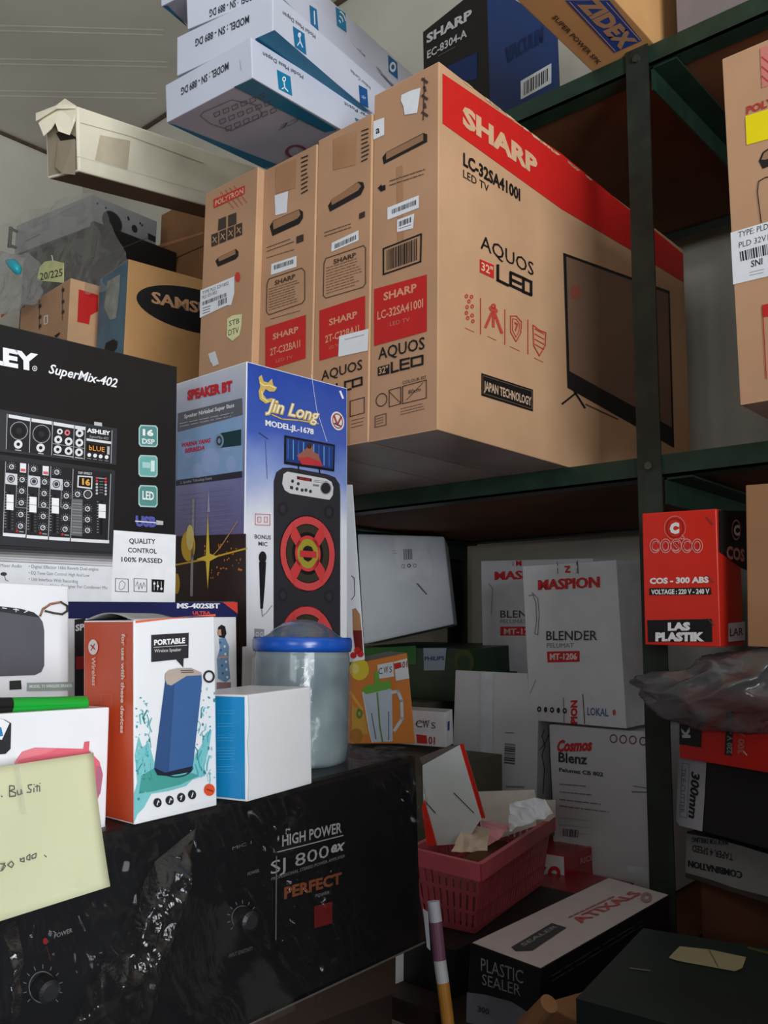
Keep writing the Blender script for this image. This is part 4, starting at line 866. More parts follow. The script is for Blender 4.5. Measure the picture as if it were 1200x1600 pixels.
# ---------------------------------------------------------------- tall party-speaker box
def grad_mat(name, stops, axis='Z', rough=.28, lo=0., hi=1.):
    """printed vertical colour run, positions in metres of the box's own height"""
    m = bpy.data.materials.new(name); m.use_nodes = True; nt = m.node_tree; n = nt.nodes; b_ = n['Principled BSDF']
    b_.inputs['Roughness'].default_value = rough; b_.inputs['Specular IOR Level'].default_value = .5
    tc = n.new('ShaderNodeTexCoord'); sp = n.new('ShaderNodeSeparateXYZ'); mr = n.new('ShaderNodeMapRange'); cr = n.new('ShaderNodeValToRGB')
    mr.inputs['From Min'].default_value = lo; mr.inputs['From Max'].default_value = hi
    nz = n.new('ShaderNodeTexNoise'); nz.inputs['Scale'].default_value = 14; nz.inputs['Detail'].default_value = 3
    ad = n.new('ShaderNodeMath'); ad.operation = 'MULTIPLY_ADD'; ad.inputs[1].default_value = .18; ad2 = n.new('ShaderNodeMath'); ad2.operation = 'SUBTRACT'; ad2.inputs[1].default_value = .09
    L = nt.links.new; L(tc.outputs['Object'], sp.inputs[0]); L(tc.outputs['Object'], nz.inputs['Vector']); L(sp.outputs[axis], mr.inputs['Value']); L(nz.outputs['Fac'], ad.inputs[0]); L(mr.outputs[0], ad.inputs[2]); L(ad.outputs[0], ad2.inputs[0]); L(ad2.outputs[0], cr.inputs['Fac']); L(cr.outputs['Color'], b_.inputs['Base Color'])
    e = cr.color_ramp.elements; e[0].position, e[0].color = stops[0][0], lin(stops[0][1]); e[1].position, e[1].color = stops[-1][0], lin(stops[-1][1])
    for p_, c_ in stops[1:-1]: x = e.new(p_); x.color = lin(c_)
    return m
p = down_to_amp(PO['jl']); H = p[5]
J_R = grad_mat('party_print_front', [(0, (232, 235, 242)), (.56, (230, 234, 242)), (.70, (136, 158, 214)), (.82, (66, 96, 184)), (1, (38, 74, 168))], hi=H)
J_F = grad_mat('party_print_side', [(0, (44, 34, 40)), (.42, (62, 50, 60)), (.50, (98, 90, 128)), (.66, (116, 116, 160)), (.9, (170, 176, 196)), (1, (190, 194, 208))], hi=H)
t = carton('party_speaker_box', 'tall blue and white party speaker box with red-ringed woofers printed on it', 'box', p, [WHITE, J_R, J_F], {'R': 1, 'F': 2}, bev=.0012)
t.on('R')
GO = (206, 178, 96)
for pts in ([(403, 590), (408, 586), (411, 596), (418, 598), (424, 592), (426, 602), (432, 606), (428, 612), (420, 612), (414, 608), (410, 616), (416, 624), (424, 622), (426, 627), (414, 631), (405, 624), (403, 612), (406, 604)],): t.poly(pts, GO, 3, 'dragon_emblem')
t.line([(405, 598), (412, 603), (420, 602), (428, 606)], 1.4, (244, 232, 170), 4, 'pen_stroke'); t.line([(408, 612), (409, 622), (418, 628)], 1.3, (244, 232, 170), 4, 'pen_stroke')
t.text('Jin Long', (413, 641), (499, 660), 21, GO, 3, .06, .35, 'script_text'); t.text('Jin Long', (414, 641), (498, 659.5), 20, (244, 240, 224), 4, .0, .35, 'script_text'); t.line([(424, 648), (440, 655), (466, 657), (496, 662)], 2, GO, 3, 'pen_stroke')
t.text('MODEL:JL-1678', (414, 665), (489, 679), 9, (236, 238, 244), 3, .03)
t.disc(526.5, 658, 10.5, 14.5, (226, 222, 220), 3, slope=.25, name='round_seal'); t.disc(526.5, 658, 8.5, 12, (150, 90, 88), 4, .82, slope=.25, name='round_seal'); t.line([(521, 650), (526, 664), (532, 652)], 3, (160, 70, 64), 4, 'pen_stroke'); t.line([(522, 662), (531, 666)], 2.5, (70, 70, 110), 4, 'pen_stroke')
t.line([(486, 566+20), (494, 640), (510, 690)], .8, (200, 210, 240), 2, 'pen_stroke'); t.line([(531, 612), (535, 622)], 3, (240, 240, 250), 2, 'pen_stroke')
# phone propped on the speaker
t.poly([(443.5, 680), (522.5, 695), (521.5, 737), (443, 725)], (22, 22, 28), 3, 'phone_picture'); t.poly([(446, 684), (520, 698), (519, 733), (446, 721)], (36, 62, 128), 4, 'phone_picture_scene')
for k in range(9):
    x = 449+k*8; t.line([(x, 687+k*1.6), (x, 716+k*1.6)], 1.6, (92, 160, 214) if k % 2 else (60, 104, 180), 5, 'bokeh_print')
t.poly([(478, 700), (482, 694), (487, 697), (488, 706), (496, 710), (500, 722), (470, 720), (462, 712), (470, 707)], (150, 96, 84), 6, 'phone_picture_figure'); t.poly([(464, 716), (480, 714), (500, 722), (503, 729), (470, 726)], (186, 54, 60), 7, 'phone_picture_guitar'); t.disc(482, 697, 3.6, 4.6, (66, 40, 36), 7, name='phone_picture_figure', n=14)
t.line([(465, 722), (466, 737)], 2, (30, 30, 34), 3, 'printed_line'); t.line([(498, 731), (499, 741)], 2, (30, 30, 34), 3, 'printed_line')
# speaker cabinet
t.poly([(426.7, 1240), (427, 752), (431, 738), (441, 731), (455, 731), (510, 741), (523, 746), (530, 757), (531, 772), (531, 1215)], (46, 46, 52), 2, 'speaker_picture')
t.poly([(442, 741), (448, 737), (508, 748), (517, 753), (520, 762), (519, 774), (514, 781), (506, 780), (452, 771), (444, 766), (440, 756)], (206, 208, 210), 3, 'speaker_picture_panel')
t.poly([(463, 744), (486, 748), (486, 753), (463, 749)], (70, 26, 30), 4, 'display_picture'); t.text('88:88', (467, 749), (483, 752), 3.5, (196, 60, 60), 5)
t.disc(508, 763, 7.5, 8.5, (40, 42, 46), 4, name='knob_picture'); t.disc(508, 763, 9, 10, (150, 152, 154), 4, .86, name='knob_picture')
for x, y in ((456, 752), (465, 756), (463, 764), (471, 766), (477, 766), (484, 768)): t.disc(x, y, 2.4, 2.8, (60, 62, 68), 4, name='pictogram', n=10)
t.poly([(452, 759), (457, 760), (457, 765), (452, 764)], (50, 52, 58), 4, 'socket_picture'); t.line([(489, 758), (496, 759)], 3, (120, 122, 128), 4); t.greek([(490, 749), (515, 752), (515, 758), (490, 754)], 2, (110, 112, 118), 4, .8, 3)
for cy in (865, 1006):
    t.disc(479.5, cy, 44, 60, (20, 20, 24), 3, slope=.06, name='woofer_picture'); t.disc(479.5, cy, 42.5, 58, (204, 74, 76), 4, .80, slope=.06, n=40, name='woofer_ring'); t.disc(479.5, cy, 43.5, 59.5, (150, 40, 44), 3, .93, slope=.06, n=40, name='woofer_ring')
    t.disc(479.5, cy, 33, 45, (56, 52, 40), 4, .74, slope=.06, name='woofer_cone'); t.disc(479.5, cy, 17, 24, (160, 150, 52), 5, .5, slope=.06, name='woofer_cone'); t.disc(480, cy, 9, 13, (24, 24, 28), 5, 0, name='woofer_cone')
    for sx, sy in ((-1, -1), (1, -1), (-1, 1), (1, 1)):
        t.poly([(479.5+sx*8, cy+sy*20), (479.5+sx*16, cy+sy*8), (479.5+sx*27, cy+sy*26), (479.5+sx*22, cy+sy*48)], (204, 64, 66), 6, 'woofer_brace')
    t.poly([(467, cy-5), (493, cy-3), (493, cy+7), (467, cy+5)], (196, 56, 62), 7, 'woofer_brace')
    t.disc(479.5, cy, 20, 28, (204, 64, 66), 6, .82, slope=.06, name='woofer_brace')
for x, y in ((441, 930), (513, 932), (441, 795), (513, 800)): t.disc(x, y, 8, 11, (38, 38, 43), 3, name='tweeter_picture'); t.disc(x, y, 4, 6, (52, 52, 58), 4, name='tweeter_picture')
t.line([(398, 803), (421, 804), (421, 821), (398, 820)], 1, (200, 110, 110), 3, 'icon', True); t.line([(402, 808), (407, 808), (407, 816), (402, 816)], .9, (200, 110, 110), 3, 'icon', True); t.line([(412, 808), (417, 808), (417, 816), (412, 816)], .9, (200, 110, 110), 3, 'icon', True)
t.text('BONUS', (397, 841.5), (422.5, 843), 6.5, (70, 72, 80), 3, .01); t.text('MIC', (403, 852.5), (417, 853.5), 6.5, (70, 72, 80), 3, .01)
t.disc(409.5, 871, 6, 9.5, (28, 28, 32), 3, name='microphone_picture'); t.poly([(404, 878), (415, 878), (413, 915), (410, 951), (406, 951), (405, 915)], (24, 24, 28), 3, 'microphone_picture'); t.line([(408, 951), (409, 963), (416, 957), (424, 946)], .8, (90, 92, 100), 3)
t.line([(404, 676), (418, 686)], 1.5, (60, 66, 110), 2); t.line([(414, 688), (417, 748)], 1, (90, 100, 160), 2)
t.poly([(397, 982), (412, 983), (412, 1003), (397, 1002)], (150, 152, 160), 2, 'keypad_print'); t.text('88', (398, 1001), (411, 1001), 14, (200, 202, 208), 3)
t.on('F')
t.text('SPEAKER BT', (294, 625), (364, 610), 15, (190, 30, 44), 3, .06)
t.poly([(278.5, 646), (379, 622), (380, 648), (278, 675)], (96, 98, 108), 1, 'grey_band'); t.text('Speaker Nirkabel Super Bass', (289, 654), (367, 636), 6, (228, 230, 236), 3, .02); t.greek([(282, 660), (374, 641), (374, 650), (282, 669)], 2, (200, 202, 210), 3, .8, 5)
t.poly([(278, 676), (380, 650), (380, 737), (277, 750)], (134, 166, 206), 1, 'pale_blue_panel')
for x, y, r_ in ((296, 700, 16), (330, 720, 20), (356, 690, 15), (310, 735, 12), (362, 725, 12)): t.disc(x, y, r_*.7, r_, (150, 170, 214), 2, name='bokeh_print')
t.poly([(346, 677), (378, 671), (378, 696), (346, 700)], (28, 60, 66), 3, 'flashlight_picture'); t.disc(344, 689, 7, 11, (130, 150, 170), 4, name='flashlight_lens'); t.disc(344, 689, 4.5, 7.5, (44, 60, 84), 5, .55, name='flashlight_lens')
t.text('WARNA YANG', (285, 699), (330.5, 691), 6.5, (196, 44, 76), 4, .04, .2); t.text('BERBEDA', (290, 708), (321, 702.5), 6.5, (196, 44, 76), 4, .04, .2)
t.poly([(276, 751), (379, 736), (379, 746), (276, 759)], (50, 48, 60), 2, 'dark_strip'); t.text('2. Speaker Teknologi Suara', (283, 756), (332, 749), 4, (180, 182, 200), 3)
t.greek([(283, 770), (372, 758), (374, 830), (283, 838)], 9, (130, 128, 160), 2, .9, 6)
t.poly([(274.5, 838), (385, 834), (386, 1010), (273, 1010)], (44, 30, 28), 1, 'dark_panel')
t.line([(274.5, 883), (326, 873), (386, 857)], 2.6, (206, 160, 44), 3, 'gold_streak'); t.line([(330, 872), (345, 856), (372, 815)], 1.4, (176, 140, 90), 3, 'gold_streak')
t.poly([(326, 800), (329, 865), (342, 870), (329, 877), (326, 921), (323, 877), (308, 874), (323, 868)], (222, 190, 70), 4, 'gold_star'); t.poly([(327, 760), (329, 800), (325, 800)], (160, 160, 180), 3, 'pale_ray')
t.disc(295, 853, 11, 24, (206, 164, 52), 2, name='gold_blob'); t.disc(298, 840, 6, 20, (226, 204, 120), 3, name='gold_blob'); t.disc(277, 912, 5, 16, (196, 150, 40), 2, name='gold_blob')
rr = random.Random(8)
for k in range(40): t.disc(rr.uniform(320, 380), rr.uniform(845, 905), rr.uniform(.6, 1.8), rr.uniform(.8, 2.4), (190, 110, 50), 3, name='bokeh_print', n=7)
t.line([(303, 780), (300, 930)], 4, (150, 146, 150), 2, 'gold_streak')
t.flush()
# food-picture box leaning behind it
hl = [at(545, 1035, 'y', .93), at(570, 1031, 'y', .935), at(551, 757, 'y', .935), at(528, 757, 'y', .93)]
t = hull('appliance_box', 'white box with a food picture just behind the tall party speaker box', 'box', hl, (-.13, .13, 0), [WHITE])
t.on('F').poly([(551, 952), (556, 950), (563, 960), (566, 990), (567, 1012), (560, 1015), (552, 985)], (172, 128, 88), 1, 'food_picture'); t.poly([(552, 985), (566, 985), (568, 1022), (556, 1022)], (110, 36, 34), 2, 'food_picture')
for x, y in ((553, 1024), (564, 1022), (559, 1016)): t.disc(x, y, 5, 5, (196, 42, 44), 3, name='printed_cherry')
t.line([(550, 900), (554, 903), (555, 930), (550, 937)], 1, (90, 92, 98), 2); t.flush()

# ---------------------------------------------------------------- small speaker boxes, marker and note
GWHITE = mat('glossy_white_card', (232, 235, 240))
p = down_to_amp(PO['sp1']); p[3] = .17; q = Vector(PO['sp1'][:3])-rotm(PO['sp1'][6:9])@Vector((.056, 0, 0)); p[0], p[1] = q.x, q.y
t = carton('small_speaker_box', 'white box showing a grey fabric speaker with a brown strap', 'box', p, [GWHITE], {}, 'boxed wireless speakers on the amplifier')
t.on('F').poly([(-30, 944), (0, 947.5), (30, 951), (52, 957), (60, 963), (66, 972), (68.5, 985), (68.5, 1040), (64, 1050), (54, 1055), (-30, 1058)], (86, 87, 96), 1, 'speaker_picture')
t.poly([(-30, 944), (0, 947.5), (30, 951), (52, 957), (62, 965), (40, 962), (0, 956), (-30, 953)], (48, 50, 58), 2, 'speaker_picture_top')
for pts in ([(3, 950), (9, 951)], [(20, 952), (28, 953.5)], [(24, 949.5), (24, 956)], [(37, 952), (42, 955), (37, 957)]): t.line(pts, 1.3, (220, 222, 228), 3, 'icon')
t.line([(62, 962), (66, 952), (78, 944), (94, 941), (104, 947), (104, 955), (96, 960), (82, 958), (70, 955)], 3.4, (70, 62, 60), 3, 'strap_picture'); t.line([(62, 960), (67, 950), (80, 943), (92, 941)], 2, (176, 116, 84), 4, 'strap_picture')
t.poly([(14, 1064), (32, 1063), (33, 1077), (14, 1078)], (44, 50, 48), 2, 'black_badge'); t.poly([(41, 1067), (114, 1065.5), (115, 1079), (41, 1080)], (150, 164, 158), 2, 'grey_badge'); t.text('MODEL: T1 WIRELESS SPEAKER', (45, 1075), (112, 1073.5), 4.5, (226, 232, 230), 3, .02)
t.flush()
p = list(PO['sp2']); q = Vector(p[:3])-rotm(p[6:9])@Vector((.05, 0, 0)); p[3] += .05; p[0], p[1], p[2] = q; p[4] = .05
t = carton('small_speaker_box', 'white box showing a pink speaker, covered by the handwritten note', 'box', p, [GWHITE], {}, 'boxed wireless speakers on the amplifier')
sp2 = t
t.on('F').poly([(22.5, 1190), (34, 1174.5), (54, 1168), (130, 1170), (139, 1173), (155, 1190), (160, 1210), (157, 1236), (150, 1254), (60, 1262), (20, 1250)], (222, 104, 122), 1, 'speaker_picture')
t.poly([(34, 1174.5), (54, 1168), (90, 1169), (70, 1177), (26, 1188)], (228, 126, 140), 2, 'speaker_picture_top'); t.poly([(131, 1159), (139, 1158), (138, 1173), (129, 1172)], (214, 96, 114), 2, 'antenna_picture')
t.poly([(150, 1196), (157, 1198), (160, 1210), (156, 1240), (149, 1248)], (176, 104, 130), 2, 'speaker_picture_end')
t.poly([(-20, 1120), (6, 1124), (17, 1130), (16, 1170), (8, 1178), (-20, 1180)], (34, 36, 40), 1, 'black_badge'); t.poly([(-20, 1120), (4, 1124), (14, 1130), (2, 1156), (-20, 1150)], (236, 238, 242), 2, 'badge_corner'); t.poly([(-20, 1136), (1, 1136), (4, 1150), (-20, 1152)], (40, 130, 190), 3, 'badge_corner')
t.flush()
# green marker pen lying on that box
n_ = t.planes['F'][1]
pa = at(134, 1099, 'x', PO['sp2'][0]-.012); pb = at(16, 1102, 'x', PO['sp2'][0]-.012); pc = at(-20, 1103, 'x', PO['sp2'][0]-.012)
d_ = (pb-pa).normalized(); rad = (at(70, 1088, 'x', pa.x)-at(70, 1113, 'x', pa.x)).length/2*.96
t = Thing('marker_pen', 'bright green marker pen with black cap lying across the pink speaker box', 'pen', Matrix.Translation((pa+pb)/2-Vector((0, 0, rad))))
vs, fs = tube([pa, pa+d_*.001, pb], [rad*.86, rad, rad], 24); t.lpart('barrel', vs, fs, mat('green_glossy_plastic', (16, 158, 50), rough=.18, spec=.6, amt=.03))
vs, fs = tube([pb, pc], [rad*1.02, rad*1.02], 24); t.lpart('cap', vs, fs, mat('black_cap', (18, 18, 20), .3))
# yellow paper note
xn = PO['sp2'][0]+.004
t = Thing('handwritten_note', 'pale yellow paper note with pencil writing taped over the pink speaker box', 'note', Matrix.Translation(at(80, 1430, 'x', xn+.03)))
NP = [(-40, 1204, .008), (60, 1186, .006), (146, 1176, .006), (151, 1230, .010), (158, 1300, .020), (172, 1385, .034), (85, 1414, .034), (-40, 1452, .034)]
def N(x, y, o_): return at(x, y, 'x', xn+o_)
def noteP(u, v):
    x = -40+(146+26*v**1.3+40)*u; y = (1204-28*u)*(1-v)+(1452-67*u)*v; return N(x, y, .006+.030*v**1.1+.0015*math.sin(u*5+v*3))
vs, fs = grid_sheet(noteP, 14, 14); o = t.lpart('paper', vs, fs, mat('yellow_note_paper', (206, 208, 172), rough=.75, amt=.03, scale=5), smooth=True)
md = o.modifiers.new('thickness', 'SOLIDIFY'); md.thickness = .0003
def nst(pts, w_=1.3, c_=(84, 88, 84)):
    P = []
    for (x0, y0), (x1, y1) in zip(pts, pts[1:]):
        for k in range(4): P.append((x0+(x1-x0)*k/4, y0+(y1-y0)*k/4))
    P.append(pts[-1])
    def o_(x, y):
        v = max(0, min(1, (y-1190)/225)); return N(x, y, .0068+.030*v**1.1+.0015*math.sin((x+40)/200*5+v*3))
    vs, fs = tube([o_(x, y) for x, y in P], w_*.0003, 5); stroke_v.extend(vs); k0 = len(stroke_v)-len(vs); stroke_f.extend([tuple(i+k0 for i in f) for f in fs])
stroke_v, stroke_f = [], []
for pts in ([(2, 1244), (4, 1245)], [(15, 1228), (15, 1245)], [(15, 1228), (22, 1228), (23, 1233), (15, 1236), (25, 1239), (24, 1244), (15, 1245)], [(27, 1235), (28, 1242), (33, 1241), (33, 1233), (35, 1241)], [(50, 1226), (44, 1227), (45, 1232), (49, 1234), (48, 1238), (42, 1238)], [(53, 1231), (53, 1238)], [(53, 1226), (54, 1226)], [(58, 1226), (58, 1237)], [(55, 1229), (62, 1228)], [(62, 1229), (62, 1237)], [(62, 1224), (63, 1224)]): nst(pts)
for pts in ([(-2, 1350), (6, 1350), (9, 1353), (4, 1360), (-3, 1362)], [(8, 1348), (2, 1361)], [(12, 1352), (18, 1346), (22, 1350), (18, 1356), (12, 1352)], [(32, 1344), (38, 1340), (38, 1347), (32, 1346), (32, 1341)], [(42, 1339), (47, 1335), (47, 1344), (42, 1343), (42, 1339)], [(50, 1337), (57, 1333), (56, 1340), (50, 1342), (50, 1337)], [(69, 1336), (73, 1339)]): nst(pts, 1.1, (120, 124, 118))
o = t.lpart('pencil_writing', stroke_v, stroke_f, mat('pencil', (92, 94, 90), .8)); o['kind'] = 'stuff'
vs, fs = grid_sheet(lambda u, v: N(18+8*u+14*v, 1184+88*v, .010+.013*v)+Vector((.002, 0, 0)), 4, 10); t.lpart('clear_tape', vs, fs, plastic_film('tape_film', (230, 232, 230), .12, .06, .3, 20, .6), smooth=True)

# ---------------------------------------------------------------- orange portable-speaker box
OR = mat('orange_card', (200, 76, 40), rough=.38, spec=.45, amt=.06, scale=8)
t = carton('portable_speaker_box', 'orange and white portable speaker box showing a blue speaker in a splash', 'box', PO['port'], [GWHITE, OR, mat('grey_flap', (150, 148, 150), .4)], {'F': 1, 'L': 1, 'K': 1, 'T': 2}, 'boxed wireless speakers on the amplifier', bev=.0012)
t.on('R')
t.poly([(211, 970), (336, 959.5), (336, 963), (300, 963), (211, 973.5)], (226, 100, 60), 1, 'orange_edge')
t.poly([(235.5, 992), (294, 988.6), (293.5, 1028), (286, 1029), (285.5, 1043), (274, 1030.5), (235.5, 1034.5)], (44, 43, 46), 2, 'black_label'); t.text('PORTABLE', (239.5, 1008), (288, 1004.5), 8.5, (236, 238, 240), 3, .04); t.line([(239, 1011.5), (291, 1008)], .8, (200, 202, 206), 3); t.text('Wireless Speaker', (240, 1019.5), (282, 1017), 5, (200, 202, 206), 3, .01)
rr = random.Random(5); TE = [(104, 190, 196), (70, 164, 176), (150, 206, 210), (64, 140, 140)]
t.poly([(209.5, 1284), (209, 1240), (214, 1222), (210, 1180), (216, 1150), (222, 1168), (232, 1160), (240, 1190), (256, 1206), (296, 1206), (304, 1180), (312, 1168), (322, 1150), (330, 1140), (326, 1168), (318, 1200), (320, 1212), (300, 1218), (290, 1228), (262, 1236), (236, 1240), (224, 1262), (214, 1272)], (120, 196, 202), 1, 'splash_picture')
t.poly([(216, 1240), (220, 1212), (240, 1200), (270, 1212), (300, 1208), (310, 1212), (280, 1226), (240, 1236)], (70, 158, 150), 2, 'splash_picture')
for k in range(90):
    sd = rr.random() < .5; x = rr.gauss(222, 8) if sd else rr.gauss(320, 8); y = rr.uniform(1090, 1250) if sd else rr.uniform(1070, 1215); x = max(212, min(334, x)); t.disc(x, y, rr.uniform(.6, 2.2), rr.uniform(.8, 3.4), rr.choice(TE), 2, name='splash_print', n=7)
for k in range(26):
    x = rr.uniform(212, 240) if k % 2 else rr.uniform(304, 332); y = rr.uniform(1120, 1230); t.line([(x, y), (x+rr.uniform(-4, 4), y-rr.uniform(5, 16)), (x+rr.uniform(-6, 6), y-rr.uniform(16, 26))], rr.uniform(.8, 2.2), rr.choice(TE), 2, 'splash_print')
t.disc(274, 1196, 28, 19, (40, 62, 84), 2, .88, 180, 350, name='base_ring')
t.poly([(258, 1056), (313.5, 1053), (314.5, 1066), (300, 1200), (295.5, 1205), (262, 1211), (244, 1210), (239.5, 1202)], (58, 96, 150), 3, 'speaker_picture'); t.poly([(258, 1056), (272, 1062), (262, 1208), (244, 1210), (239.5, 1202)], (48, 80, 130), 4, 'speaker_picture_side')
t.poly([(239.5, 1199), (256, 1207), (299, 1197), (296, 1206), (262, 1212), (244, 1211)], (26, 34, 50), 5, 'speaker_picture_base')
t.poly([(256.6, 1052.5), (262, 1047), (276, 1044), (297, 1043.5), (313.5, 1051), (312, 1055), (290, 1056), (277, 1064), (266, 1071), (259, 1069), (256, 1060)], (180, 166, 156), 5, 'speaker_picture_cap'); t.greek([(280, 1046), (304, 1046), (306, 1051), (282, 1052)], 2, (90, 84, 80), 6, 1.4, 8)
t.disc(325, 1057, 9, 10, (48, 46, 50), 5, .68, name='strap_picture')
for i, (x, y) in enumerate(((245, 1254), (264, 1250.5), (282, 1246), (299, 1241.5))): t.disc(x, y, 6.4, 7.2, (36, 36, 40), 3, name='round_icon'); t.line([(x-1, y+3.5), (x+1, y-3.5), (x+(2, 3, -2, 1)[i], y-1)], 1.4, (226, 228, 232), 4, 'icon')
t.disc(326, 1234, 8.5, 9.5, (222, 84, 42), 3, name='orange_seal'); t.line([(322, 1233), (331, 1236)], 2, (150, 40, 24), 4, 'icon')
t.on('F').disc(147, 1011, 7.5, 12, (222, 214, 212), 2, name='white_roundel'); t.line([(144, 1008), (150, 1014)], 2, (190, 70, 44), 3, 'icon'); t.line([(150, 1006), (144, 1016)], 1.5, (190, 70, 44), 3, 'icon')
t.text('Wireless', (145, 1026), (146, 1071), (6, .5), (226, 190, 176), 3, .02); t.text('for use with these devices', (192, 990), (190, 1145), (5.5, .5), (230, 204, 192), 3, .03)
t.line([(160, 1084), (176, 1085), (176, 1102), (160, 1100)], .9, (214, 110, 76), 2, 'icon', True)
t.flush()
a, b, c = t.size
vs, fs = grid_sheet(lambda u, v: t.o+t.R@Vector((a*u*.98+.001, b*v*.5+.001, c+.0005+.006*math.sin(math.pi*min(1, u*1.05))*(1-v*.3))), 12, 6)
o = t.lpart('raised_flap', vs, fs, mat('grey_flap_inner', (176, 174, 176), .45), smooth=True); md = o.modifiers.new('thickness', 'SOLIDIFY'); md.thickness = .0006

# ---------------------------------------------------------------- plain white box with blue side
BL = mat('bright_blue_print', (22, 142, 206), rough=.35, spec=.45, amt=.04)
t = carton('white_blue_box', 'plain white box with a bright blue side in front of the plastic jar', 'box', PO['wb'], [GWHITE, BL], {'F': 1, 'L': 1}, None, bev=.002, grow=(.02, 0, 0, 0, 0, 0))
t.on('F')
for y, n_ in ((1108, 2), (1128, 2), (1146, 3), (1166, 5), (1195, 3)): t.greek([(340, y), (372, y), (372, y+n_*4.5), (340, y+n_*4.5)], n_, (80, 178, 226), 1, .9, int(y))
t.on('R').line([(387, 1087), (389, 1130), (386, 1160), (388, 1200), (387, 1250)], 1, (214, 220, 226), 1, 'crease')
t.flush()

# ---------------------------------------------------------------- plastic jar with blue lid
cb = None
bot = ray(468, 1206); s_ = amp_n.dot(amp_p)/amp_n.dot(bot); bot = bot*s_
dist = (CAM_R.transposed() @ bot).z*-1; rj = 159/F_PX*dist/2*1.03; fwd = Vector((bot.x, bot.y, 0)).normalized(); jc = bot+fwd*rj
hj = 186/F_PX*dist*1.01
JM = bpy.data.materials.new('clear_grey_blue_plastic'); JM.use_nodes = True; b_ = JM.node_tree.nodes['Principled BSDF']
b_.inputs['Base Color'].default_value = lin((168, 190, 196)); b_.inputs['Roughness'].default_value = .22; b_.inputs['Transmission Weight'].default_value = .35; b_.inputs['IOR'].default_value = 1.2; b_.inputs['Coat Weight'].default_value = .4
tc = JM.node_tree.nodes.new('ShaderNodeTexCoord'); nz = JM.node_tree.nodes.new('ShaderNodeTexNoise'); nz.inputs['Scale'].default_value = 18; cr = JM.node_tree.nodes.new('ShaderNodeValToRGB')
cr.color_ramp.elements[0].color = lin((116, 134, 142)); cr.color_ramp.elements[1].color = lin((176, 196, 202)); cr.color_ramp.elements[0].position = .3; cr.color_ramp.elements[1].position = .7
JM.node_tree.links.new(tc.outputs['Object'], nz.inputs['Vector']); JM.node_tree.links.new(nz.outputs['Fac'], cr.inputs['Fac']); JM.node_tree.links.new(cr.outputs['Color'], b_.inputs['Base Color'])
t = Thing('plastic_jar', 'round clear plastic jar with blue-rimmed domed lid beside the white and blue box', 'jar', Matrix.Translation(jc))
def lathe(prof, n=56, cap=True):
    vs = []; fs = []
    for r_, z in prof:
        for k in range(n): a_ = 2*math.pi*k/n; vs.append(jc+Vector((r_*math.cos(a_), r_*math.sin(a_), z)))
    for i in range(len(prof)-1):
        for k in range(n): fs.append((i*n+k, i*n+(k+1) % n, (i+1)*n+(k+1) % n, (i+1)*n+k))
    return vs, fs
vs, fs = lathe([(0.0001, .002), (rj*.9, .002), (rj*.955, .006), (rj*.97, .02), (rj*.975, hj*.93), (rj*.96, hj*.965), (rj*.955, hj)]); o = t.lpart('body', vs, fs, JM, smooth=True)
LB = mat('blue_lid_plastic', (24, 84, 184), rough=.25, spec=.6, amt=.04)
vs, fs = lathe([(rj*.94, hj-.001), (rj*1.0, hj-.002), (rj*1.02, hj+.003), (rj*1.02, hj+.010), (rj*.99, hj+.013), (rj*.86, hj+.0125)]); t.lpart('lid_rim', vs, fs, LB, smooth=True)
DM = plastic_film('lid_dome_film', (120, 156, 190), .55, .12, .4, 12, .25)
vs, fs = lathe([(rj*.86, hj+.012), (rj*.70, hj+.016), (rj*.6, hj+.021), (rj*.4, hj+.028), (rj*.2, hj+.031), (.0001, hj+.032)]); t.lpart('lid_dome', vs, fs, DM, smooth=True)
vs, fs = lathe([(.0001, .006), (rj*.9, .008), (rj*.91, hj*.55), (rj*.8, hj*.60), (rj*.4, hj*.57), (.0001, hj*.62)]); t.lpart('contents', vs, fs, mat('jar_contents', (118, 134, 132), .8, amt=.35, scale=40), smooth=True)
vs, fs = grid_sheet(lambda u, v: jc+Vector((rj*(u-.5)*.9, rj*(v-.5)*.6, hj+.018+.012*(1-(2*u-1)**2)*(1-(2*v-1)**2))), 6, 6); t.lpart('brown_label', vs, fs, mat('brown_sticker', (128, 104, 82), .5), smooth=True)
FJ = plastic_film('jar_wrap', (214, 222, 228), .03, .08, .22, 20, .5, .5)
def jw(u, v):
    a_ = u*2*math.pi; q = Vector((math.cos(a_), math.sin(a_), 0)); k = Vector((q.x*3, q.y*3, v*1.2)); r_ = rj*1.0+.001+.003*abs(noise.noise(k*2))
    return jc+q*r_+Vector((0, 0, .004+v*(hj-.012)))
vs, fs = grid_sheet(jw, 72, 14); t.lpart('cling_wrap', vs, fs, FJ, smooth=True)
# ---------------------------------------------------------------- lower shelf, left of the post
def set_bottom(p, z0): p = list(p); p[5] += p[2]-z0; p[2] = z0; return p
LZ = -.4275
